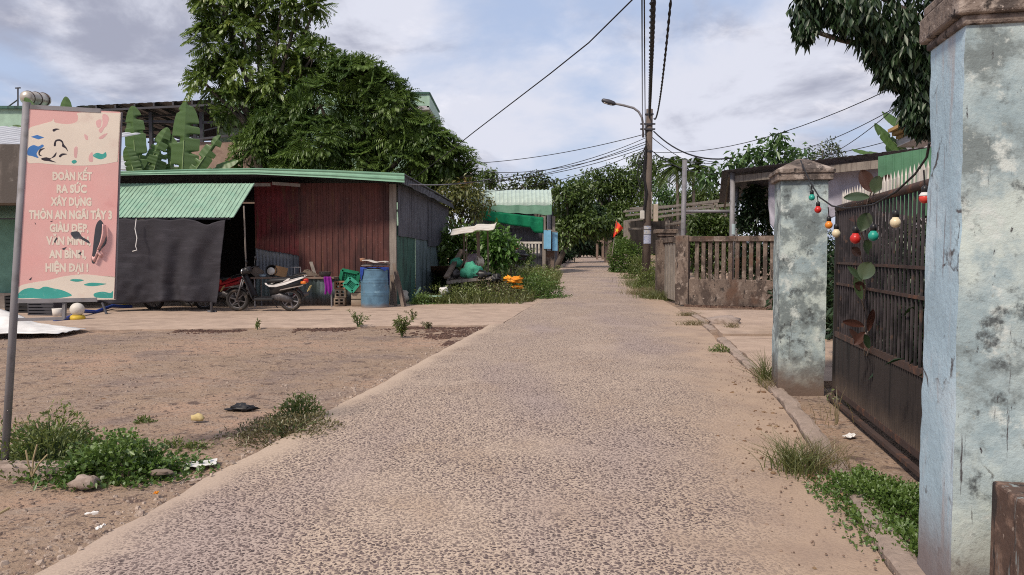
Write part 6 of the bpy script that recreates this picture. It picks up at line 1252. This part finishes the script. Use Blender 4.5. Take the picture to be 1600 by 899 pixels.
banana('banana plant whose two leaf tips peek above the sign board', V(P(90, 420, 26).x, 26, 0), [(P(80, 250, 26), P(39, 150, 26), .5, .02, (0, -1, .2)), (P(95, 240, 26), P(103, 149, 26), .55, .02, (0, -1, .2)), (P(60, 235, 26), P(20, 190, 26), .5, .1, (0, -1, .4))])
banana('banana plant with ragged leaves spreading above the green cladding', V(P(1420, 400, 21.5).x, 21.5, 0), [(P(1428, 208, 21.5), P(1378, 173, 21.5), .42, .02, (0, -1, .8)), (P(1425, 245, 21.5), P(1366, 204, 21.5), .46, -.15, (.3, -1, .4)), (P(1405, 246, 21), P(1330, 232, 21), .34, .02, (0, -.7, 1)), (P(1420, 250, 22), P(1385, 222, 22), .4, .1, (0, -1, .2))])
# rubber plant at the gate
t = thing('rubber_plant', 'rubber plant with green and dark red oval leaves growing through the gate', 'plant', V(P(1345, 640, 7.0).x, 7.0, 0)); m = MB(); m.tube([V(P(1346, 640, 7.0).x, 7.0, 0), P(1348, 550, 6.98), P(1352, 470, 6.95), P(1350, 400, 6.95), P(1358, 330, 6.9), P(1362, 290, 6.8)], [.013, .012, .011, .009, .007, .006], 8)
Lv = [(1362, 300, 1345, 262, 22, 'r', 6.5), (1366, 302, 1372, 272, 20, 'g', 6.4), (1372, 300, 1388, 270, 14, 'r', 6.5), (1358, 308, 1318, 305, 14, 'g', 6.4), (1352, 345, 1326, 340, 12, 'r', 6.4), (1345, 362, 1356, 330, 22, 'g', 6.2), (1350, 438, 1346, 400, 0, 'g', 6.3), (1348, 437, 1360, 407, 26, 'g', 6.0), (1350, 452, 1336, 440, 14, 'r', 6.2), (1352, 445, 1324, 412, 12, 'g', 6.3), (1346, 468, 1334, 430, 16, 'g', 6.2), (1350, 510, 1317, 498, 12, 'r', 6.2), (1356, 518, 1363, 480, 16, 'r', 6.3), (1350, 545, 1327, 510, 12, 'r', 6.4), (1352, 520, 1334, 536, 14, 'r', 6.2), (1358, 545, 1350, 520, 13, 'g', 6.2), (1362, 400, 1352, 372, 16, 'g', 6.6), (1344, 400, 1330, 385, 14, 'r', 6.6)]
for u0, v0, u1, v1, w_, k, y in Lv:
    if not w_: continue
    a, b = P(u0, v0, y), P(u1, v1, y - .05); L_ = (b - a).length; m.tube([P(1352, (v0 + 20), 6.93), a], .006, 5)
    mb = MB(); d = b - a; face = V(rng.normal(0, .2), -1, rng.uniform(-.1, .5)); sdv = d.normalized().cross(face).normalized(); ww = w_ / FPX * y
    mb.grid(lambda s, q: a + d * q - V(0, 0, .1 * L_ * q * q) + sdv * ((s - .5) * ww * (max(0., math.sin(math.pi * min(1, q * .97 + .015))) ** .62)) + face * (.18 * ww * abs(s - .5)), 6, 10)
    o = mb.build('leaf', l_rubg if k == 'g' else l_rubr, t, smooth=True); o.data.attributes.new('rnd', 'FLOAT', 'POINT').data.foreach_set('value', np.full(len(o.data.vertices), rng.random(), np.float32))
m.build('stem', m_oldwood, t, smooth=True)
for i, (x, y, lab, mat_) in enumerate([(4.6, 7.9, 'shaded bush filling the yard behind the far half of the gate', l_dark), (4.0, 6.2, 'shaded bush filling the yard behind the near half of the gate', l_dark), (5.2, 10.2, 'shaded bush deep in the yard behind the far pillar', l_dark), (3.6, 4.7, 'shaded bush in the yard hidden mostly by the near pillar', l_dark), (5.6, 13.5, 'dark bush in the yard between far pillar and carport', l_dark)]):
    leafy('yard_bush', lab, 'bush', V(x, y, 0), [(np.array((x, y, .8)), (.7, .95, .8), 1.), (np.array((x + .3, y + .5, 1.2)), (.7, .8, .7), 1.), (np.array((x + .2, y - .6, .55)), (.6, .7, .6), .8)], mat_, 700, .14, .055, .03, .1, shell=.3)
t = thing('leafy_shoot', 'light green long-leaved shoot low behind the gate bars beside the near pillar', 'plant', V(P(1440, 640, 5.75).x + .22, 5.75, 0)); Bq_ = V(P(1440, 640, 5.75).x + .22, 5.75, .35); n = 14
D = rng.normal(0, .5, (n, 3)) + np.array([-.3, -.1, .9]); leaf_mesh('foliage', l_bright, t, np.array(Bq_)[None] + rng.normal(0, .05, (n, 3)) + np.array([0, 0, 1.]) * rng.uniform(0, .45, (n, 1)), D, rng.uniform(.2, .34, n), .045, droop=.3); MB().tube([V(Bq_.x, Bq_.y, 0), Bq_ + V(0, 0, .5)], .012, 6).build('stem', m_stem, t)

# ================================================================ BUSHES, WEEDS, GRASS
def bush(name, label, cat, c, r, mat_, n, L, Wd, group=None, stems=0, low=-.05, up=.3, shell=.45, drym=None):
    c = Vector(c); t = thing(name, label, cat, c, group); m = MB()
    for k in range(max(4, stems)):
        a = rng.random() * 6.28; rr = rng.uniform(.2, .85); m.tube([c + V(math.cos(a) * r[0] * .2, math.sin(a) * r[1] * .2, -.03), c + V(math.cos(a) * r[0] * rr * .6, math.sin(a) * r[1] * rr * .6, r[2] * .55), c + V(math.cos(a) * r[0] * rr, math.sin(a) * r[1] * rr, r[2] * (1 - .4 * rr))], [.008, .006, .003], 5)
    m.build('stems', drym or m_stem, t)
    p, d = ball(n, r, shell, low); bumps = np.array([1 + .6 * mnoise.noise(Vector(q) * 2.1 + c) for q in d]); p = p * bumps[:, None]; p[:, 2] = np.abs(p[:, 2])
    ks = rng.random(len(p)) < (.0 if name == 'round_bush' else .16); aa = rng.random(ks.sum()) * 6.28; rr2 = rng.uniform(.8, 1.45, ks.sum()); p[ks] = np.stack([np.cos(aa) * rr2 * r[0], np.sin(aa) * rr2 * r[1], rng.uniform(.02, .16, ks.sum()) * r[2]], 1)
    D = d * .5 + rng.normal(0, .55, (n if len(p) == n else len(p), 3)) + np.array([0, 0, up]); k = len(p)
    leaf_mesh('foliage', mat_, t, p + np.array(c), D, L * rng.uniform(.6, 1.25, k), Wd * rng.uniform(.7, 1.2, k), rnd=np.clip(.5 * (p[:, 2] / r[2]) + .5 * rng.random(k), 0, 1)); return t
def Gp(u, v): return G(u, v)
# sign foot plants
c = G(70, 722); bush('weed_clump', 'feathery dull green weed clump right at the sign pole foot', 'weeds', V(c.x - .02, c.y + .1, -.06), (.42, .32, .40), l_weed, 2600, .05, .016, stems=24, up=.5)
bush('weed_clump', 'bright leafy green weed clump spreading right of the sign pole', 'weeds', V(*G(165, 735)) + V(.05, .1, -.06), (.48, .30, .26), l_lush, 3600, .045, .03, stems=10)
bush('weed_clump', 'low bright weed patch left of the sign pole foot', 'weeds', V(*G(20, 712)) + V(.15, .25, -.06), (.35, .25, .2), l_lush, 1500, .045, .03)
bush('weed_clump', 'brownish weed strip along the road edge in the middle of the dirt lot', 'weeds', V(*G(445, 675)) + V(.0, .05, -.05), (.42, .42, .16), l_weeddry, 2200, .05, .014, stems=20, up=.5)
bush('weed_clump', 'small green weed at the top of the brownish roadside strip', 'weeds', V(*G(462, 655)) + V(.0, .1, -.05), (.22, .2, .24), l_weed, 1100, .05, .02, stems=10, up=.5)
def sapling(label, u, v, h, w_, n, mat_, stems=9):
    c = G(u, v); c.z = -.05; t = thing('weed_sapling', label, 'weed', c); m = MB(); Bs, Ds = [], []
    for k in range(stems):
        a = rng.random() * 6.28; rr = rng.uniform(.15, 1) * w_; tip = c + V(math.cos(a) * rr, math.sin(a) * rr, h * rng.uniform(.6, 1)); mid = lerp(c, tip, .5) + V(-math.cos(a) * rr * .15, 0, h * .05); m.tube([c, mid, tip], [.008, .006, .003], 5)
        for j in range(n): q = rng.uniform(.25, 1); Bs.append(lerp(lerp(c, mid, q), lerp(mid, tip, q), q)); Ds.append(np.array(tip - c) / h * .5 + rng.normal(0, .6, 3))
    m.build('stems', m_stem, t); leaf_mesh('foliage', mat_, t, np.array([tuple(b) for b in Bs]), np.array(Ds), .085 * rng.uniform(.6, 1.2, len(Bs)), .022); return t
sapling('thin spindly weed standing at the edge of the concrete path, left of the bushier one', 560, 510, .42, .26, 16, l_weed); sapling('bushier green weed in the dirt just before the concrete path', 628, 523, .40, .27, 34, l_weed, 13); sapling('tall thin yellowish weed right behind the bushier one', 645, 500, .30, .18, 12, l_weeddry, 6); sapling('tiny dark weed right of the two green ones by the concrete path', 668, 510, .14, .22, 14, l_weeddry, 8); sapling('tiny weed sprig at the path edge before the motor scooters', 402, 512, .22, .06, 14, l_weed, 4)
for i, (u, v, r) in enumerate([(745, 640, .10), (270, 690, .1), (305, 692, .08), (225, 652, .06)][1:]):
    bush('weed_tuft', ['tiny weed tuft on the dirt right of the bright clump', 'tiny flat weed beside the first tuft on the dirt', 'tiny tuft on the dirt above the bright clump'][i], 'weeds', G(u, v) + V(0, 0, -.05), (r * 1.3, r, r * .7), l_weed, 160, .04, .015)
# weed mass around the carts: ground cover plus bushes
pts = []
while len(pts) < 15000:
    y = rng.uniform(21.6, 46); x1 = xl(y) - .1 + .25 * mnoise.noise(Vector((y * .7, 0, 0))) + (.25 if y > 25 else 0); x0 = -2.9 + .14 * (y - 21.7) if y < 28 else x1 - 6.5
    x = rng.uniform(x0, x1); f0 = G(640, 478).y
    if y < 21.9 + .35 * mnoise.noise(Vector((x * 1.1, 0, 5))): continue
    pts.append((x, y, gz(y) - .04))
pts = np.array(pts); hs_ = np.array([.34 + .42 * max(0, mnoise.noise(Vector((p[0] * .6, p[1] * .6, 2))) + .4) for p in pts])
pth = grass_paths(pts, 1., .14, 4); pth[:, :, 2] = pts[:, 2:3] + (pth[:, :, 2] - pts[:, 2:3]) * hs_[:, None]
o = strips_mesh('weed_grass', l_grass, None, pth, np.full(len(pts), .022)); tag(o, 'tangled green weeds covering the ground around the old carts', 'weeds', kind='stuff')
p2 = pts[rng.choice(len(pts), 9000)] ; nn = len(p2); o = leaf_mesh('weed_leaves', l_weed, None, p2 + np.array([0, 0, 1.]) * rng.uniform(.05, .62, (nn, 1)), rng.normal(0, .6, (nn, 3)) + np.array([0, 0, .3]), .10 * rng.uniform(.6, 1.3, nn), .045); tag(o, 'broad-leaved weeds mixed into the grass around the carts', 'weeds', kind='stuff')
for u, v, Y, r, mat_, lab, n, L in [(838, 452, 25.2, (.85, .7, .85), l_lush, 'rounded dark green bush at the lane edge by the yellow bags', 3000, .10), (852, 436, 31, (.6, .6, .65), l_yel, 'yellow flowering bush at the lane edge before the blue panels', 1600, .1),
        (815, 415, 28.5, (.95, .8, 1.05), l_weed, 'tall weedy bush behind the yellow bags', 2600, .11), (775, 462, 23.2, (.9, .5, .72), l_weeddry, 'brownish bush under the right end of the market cart', 2000, .08), (730, 470, 22.6, (1.0, .4, .55), l_weed, 'weedy bush in front of the market cart bed', 2000, .08), (690, 472, 22.3, (.5, .35, .28), l_weed, 'weedy clump in front of the broken foam tray', 1100, .08),
        (658, 472, 22.0, (.3, .3, .34), l_lush, 'small bright green clump at the shed corner', 800, .09), (790, 450, 26, (.6, .6, .8), l_weed, 'bush between the two carts', 1500, .1), (835, 412, 36, (.9, .8, .9), l_weed, 'bush near the low wall of the barrel roofed shop', 1500, .13), (700, 430, 26, (.7, .6, 1.0), l_far, 'dark bush between shed side and market cart', 1800, .16)]:
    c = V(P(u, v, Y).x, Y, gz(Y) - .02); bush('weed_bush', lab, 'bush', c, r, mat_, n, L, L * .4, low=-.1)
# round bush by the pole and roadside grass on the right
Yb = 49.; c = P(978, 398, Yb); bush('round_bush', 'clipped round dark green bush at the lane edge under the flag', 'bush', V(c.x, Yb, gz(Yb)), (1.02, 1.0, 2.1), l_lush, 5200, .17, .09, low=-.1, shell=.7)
c = P(1003, 410, 40.5); bush('weed_bush', 'pale flowering bush at the foot of the utility pole', 'bush', V(c.x, 40, gz(40)), (.95, .8, 1.5), l_weed, 2400, .13, .05, low=-.1)
c = P(1018, 425, 31); bush('weed_bush', 'low leafy bush against the capped gatepost', 'bush', V(c.x - .1, 31, 0), (.55, .6, 1.0), l_weed, 1600, .11, .045, low=-.1)
def tuft(label, c, n, h, lean, rad, mat_, wd=.010, stretch=(1, 1)):
    c = Vector(c); t = thing('grass_tuft', label, 'grass', c); b = np.array(c)[None] + rng.normal(0, rad, (n, 3)) * np.array([stretch[0], stretch[1], 0]); strips_mesh('blades', mat_, t, grass_paths(b, h, lean), np.full(n, wd)); return t
tuft('long grass strip along the right road edge before the pole', V(P(1000, 440, 33).x + .1, 32.5, -.03), 1500, .55, .22, .5, l_grass, .02, (.7, 3.2))
tuft('grass clump at the road edge against the wall corner', G(1030, 468) + V(.1, .5, -.03), 1300, .45, .2, .38, l_grass, .014, (.9, 1.2)); tuft('drier grass clump just left of the wall corner', G(1012, 462) + V(0, .6, -.03), 700, .4, .2, .35, l_drygrass, .014)
tuft('spiky grass tuft at the foot of the far gate pillar', G(1200, 600) + V(-.02, 0, -.03), 110, .55, .22, .05, l_grass, .012); tuft('dry yellow grass under the far gate pillar', G(1205, 606) + V(0, -.05, -.03), 130, .22, .2, .06, l_drygrass, .008)
tuft('grass tuft on the kerb in front of the gate, greener one', G(1243, 735) + V(.0, 0, -.03), 260, .34, .2, .07, l_grass, .009, (1, 1.6)); tuft('thin dry grass tuft beside the greener one before the gate', G(1285, 735) + V(0, .02, -.03), 220, .36, .16, .08, l_drygrass, .006)
tuft('short dry tuft in the road edge before the driveway', G(1075, 494), 160, .16, .16, .10, l_drygrass, .010, (1.6, .8)); tuft('short dry tuft just below the first at the road edge', G(1083, 508), 160, .16, .16, .12, l_drygrass, .010, (1.4, .8))
tuft('small dry tuft beside the broken kerb slab', G(1145, 517) + V(0, 0, .04), 90, .2, .1, .07, l_drygrass, .010); bush('weed_tuft', 'small green weed in the kerb joint before the driveway', 'weeds', G(1125, 550), (.15, .13, .10), l_weed, 240, .05, .018)
tuft('sparse tall dry stalks beside the gate track', G(1300, 660), 26, .45, .1, .12, l_drygrass, .006)
cc_ = G(1375, 790); bush('creeping_plant', 'dense low green creeper between kerb and gate by the near pillar', 'ground plant', V(cc_.x + .06, cc_.y + .1, .0), (.29, .46, .11), l_lush, 7000, .030, .017, shell=.2, up=.6); bush('creeping_plant', 'thinner creeping green patch at the foot of the near pillar', 'ground plant', V(*G(1415, 860)) + V(.05, .1, 0), (.22, .45, .06), l_lush, 1600, .036, .02, shell=.2, up=.6)
bush('creeping_plant', 'tiny leafy sprigs at the gate end by the far pillar', 'ground plant', V(gA.x + .05, gA.y - .3, 0), (.14, .3, .3), l_weed, 260, .035, .02, shell=.2)

# ================================================================ RUBBLE AND LITTER
def chunk(name, label, cat, c, r, mat_, seed, amp=.3, group=None): return lump(name, mat_, c, r, label, cat, seed, amp, group, 12, 1.6)
chunk('concrete_slab', 'broken concrete slab tilted at the driveway corner', 'slab', G(1122, 510) + V(.1, 0, .1), (.42, .32, .11), m_rub, 3, .3)
ks = MB(); a = G(-15, 733); b = G(110, 733); ks.box(lerp(a, b, .5) + V(0, 0, -.01), ((b - a).length, .14, .12)); tag(ks.build('kerb_stone', m_rub, bevel=.02, jit=.012), 'old concrete edging stone at the foot of the sign pole', 'stone')
chunk('stone', 'rounded pale stone at the edge of the bright weed clump', 'stone', G(133, 752) + V(0, 0, -.01), (.09, .06, .045), m_rub, 5)
chunk('stone', 'flat brown stone right of the bright weed clump', 'stone', G(252, 738), (.09, .04, .02), m_wood, 6); chunk('stone', 'pale yellow stone alone on the dirt', 'stone', G(309, 653), (.06, .04, .035), M('yellow_stone', (.5, .4, .2), rough=.9), 7)
lump('black_rag', m_black, G(378, 635) + V(0, 0, -.02), (.13, .06, .04), 'crumpled black rag on the dirt lot', 'rag', 9, .5)
def paper(label, u, v, w_, d_, rz_, mat_=m_white):
    c = G(u, v) + V(0, 0, -.025); rot = Matrix.Rotation(rz_, 3, 'Z'); m = MB(); m.grid(lambda a, b: c + rot @ V((a - .5) * w_, (b - .5) * d_, .02 * mnoise.noise(Vector((a * 3, b * 3, u))) + .012 * a), 8, 6, th=.003); return tag(m.build('paper_scrap', mat_), label, 'litter')
paper('white paper scrap lying on the dirt by the road edge', 314, 720, .22, .15, .3); paper('small white scrap on the dirt near the road', 157, 818, .05, .03, .4); paper('pale sliver of paper on the dirt below the stone', 143, 796, .08, .015, .1); paper('small pale tile shard left of the white paper', 302, 746, .1, .035, .2, m_rub)
paper('red plastic scrap at the road edge beyond the brown weeds', 512, 643, .1, .05, .5, m_redlamp); paper('orange fruit peel at the road edge below the weeds', 244, 765, .03, .03, .2, m_orange); paper('small foil packet on the ground before the gate track', 1328, 677, .11, .07, .5); paper('two white scraps by the wall foot', 1155, 485, .2, .08, .1)
paper('pale leaf scrap beside the kerb on the road shoulder', 1250, 767, .06, .05, 1., m_rub); paper('whitish scrap in the dust beside the kerb', 1272, 788, .04, .03, .4)
tag(MB().tube([G(-5, 805), G(16, 801) + V(0, 0, .03)], .008, 6).build('dry_stick', m_drystem), 'short dry stick at the left edge of the dirt', 'stick'); tag(MB().tube([G(20, 664) + V(0, 0, 0), G(55, 662) + V(0, 0, .03)], .008, 6).build('dry_stick', m_drystem), 'longer dry stick behind the weeds by the sign pole', 'stick')
m = MB(); c = G(50, 745)
for a_, h_ in ((-.05, .18), (.03, .22), (.1, .15)): m.tube([c, c + V(a_ * .5, 0, h_ * .6), c + V(a_, .02, h_)], .006, 5)
tag(m.build('dry_twig', m_drystem), 'forked dry twig stuck in the dirt before the edging stone', 'twig')
# loose pebbles, leaf litter: uncountable
def scatter(name, label, n, area, size, mat_, zoff=-.02, flat=.5):
    m = MB(); k = 0
    while k < n:
        x, y = area(); i = min(x - xl(y), xr(y) - x)
        z = (ground_z(x, y) if i < -.02 else gz(y) + .012) + zoff * 0; s_ = size * (.4 + rng.exponential(.6)); s_ = min(s_, size * 2.6); az_ = rng.random() * 6.28; ca, sa = math.cos(az_), math.sin(az_); o = len(m.v)
        for px_, py_, pz_ in ((1, 0, 0), (.2, .7, 0), (-.9, .3, 0), (-.5, -.7, 0), (.5, -.6, 0)): m.v.append(V(x + (px_ * ca - py_ * sa) * s_ * rng.uniform(.7, 1.1), y + (px_ * sa + py_ * ca) * s_ * rng.uniform(.7, 1.1), z - s_ * .2))
        for px_, py_ in ((.5, .1), (-.3, .35), (-.25, -.4)): m.v.append(V(x + (px_ * ca - py_ * sa) * s_, y + (px_ * sa + py_ * ca) * s_, z + s_ * flat * rng.uniform(.7, 1.2)))
        m.f += [(o + 5, o + 6, o + 7), (o, o + 1, o + 5), (o + 1, o + 6, o + 5), (o + 1, o + 2, o + 6), (o + 2, o + 3, o + 7), (o + 2, o + 7, o + 6), (o + 3, o + 4, o + 7), (o + 4, o + 5, o + 7), (o + 4, o, o + 5)]; k += 1
    return tag(m.build(name, mat_), label, 'gravel', kind='stuff')
def a_lot():
    while True:
        y = 3 + 11.5 * rng.random() ** 1.5; x = rng.uniform(-13, xl(y) - .02)
        if x > -.78 * y - .3: return x, y
def a_edge():
    y = 2.5 + 14 * rng.random() ** 1.4; return xl(y) - abs(rng.normal(0, .22)), y
def a_right():
    y = 2.6 + 10 * rng.random() ** 1.4; return xr(y) + rng.normal(-.15, .28), y
scatter('gravel', 'scattered brown pebbles on the dirt lot', 6500, a_lot, .012, M('pebble', (.25, .18, .14), [((.38, .31, .26), 30, .5, .6), ((.12, .09, .075), 41, .55, .65)], rough=.9))
scatter('edge_gravel', 'crumbled concrete bits along the left road edge', 1200, a_edge, .013, M('pale_pebble', (.42, .34, .28), [((.25, .19, .16), 35, .5, .6)], rough=.9)); scatter('kerb_gravel', 'crumbs and dead leaf bits along the kerb', 900, a_right, .008, M('kerb_pebble', (.3, .22, .17), [((.15, .1, .075), 35, .5, .6)], rough=.9), flat=.4)
def a_leaf():
    while True:
        if rng.random() < .5: x, y = a_right()
        else: x, y = a_lot()
        if mnoise.noise(Vector((x * .8, y * .8, 2))) > .05: return x, y
scatter('fallen_leaves', 'dry fallen leaves strewn over the dirt and the right road shoulder', 420, a_leaf, .02, M('dry_leaf', (.17, .10, .06), [((.3, .22, .13), 12, .5, .65)], rough=.9), flat=.1)
def a_wallfoot():
    t_ = rng.random(); p = lerp(A, Bq, t_) - nW * abs(rng.normal(0, .3)); return p.x, p.y - .35
scatter('leaf_litter', 'dark dead leaves and rubble along the foot of the baluster wall', 1500, a_wallfoot, .05, M('dead_leaf', (.10, .06, .045), [((.2, .14, .1), 12, .5, .65)], rough=.95), flat=.5)
def a_pathedge():
    while True:
        if rng.random() < .45:
            y = rng.uniform(12.6, 15.9); x = xl(y) - .04 - abs(rng.normal(0, .10 + .42 * max(0, y - 13.2)))
            if mnoise.noise(Vector((x * 1.6, y * 2.2, 9))) > -.12: return x, y
            continue
        x = rng.uniform(-7, -.6); y = path_fn((x + 30) / 29.5, 0)[1] - abs(rng.normal(0, .25)) - .05
        if mnoise.noise(Vector((x * .9, 3, 0))) > -.05 or x > -2.2: return x, y
scatter('damp_litter', 'dark damp leaf litter along the edge of the concrete path', 4200, a_pathedge, .028, M('damp_leaf', (.085, .05, .04), [((.16, .1, .075), 12, .5, .65)], rough=.95), flat=.35)
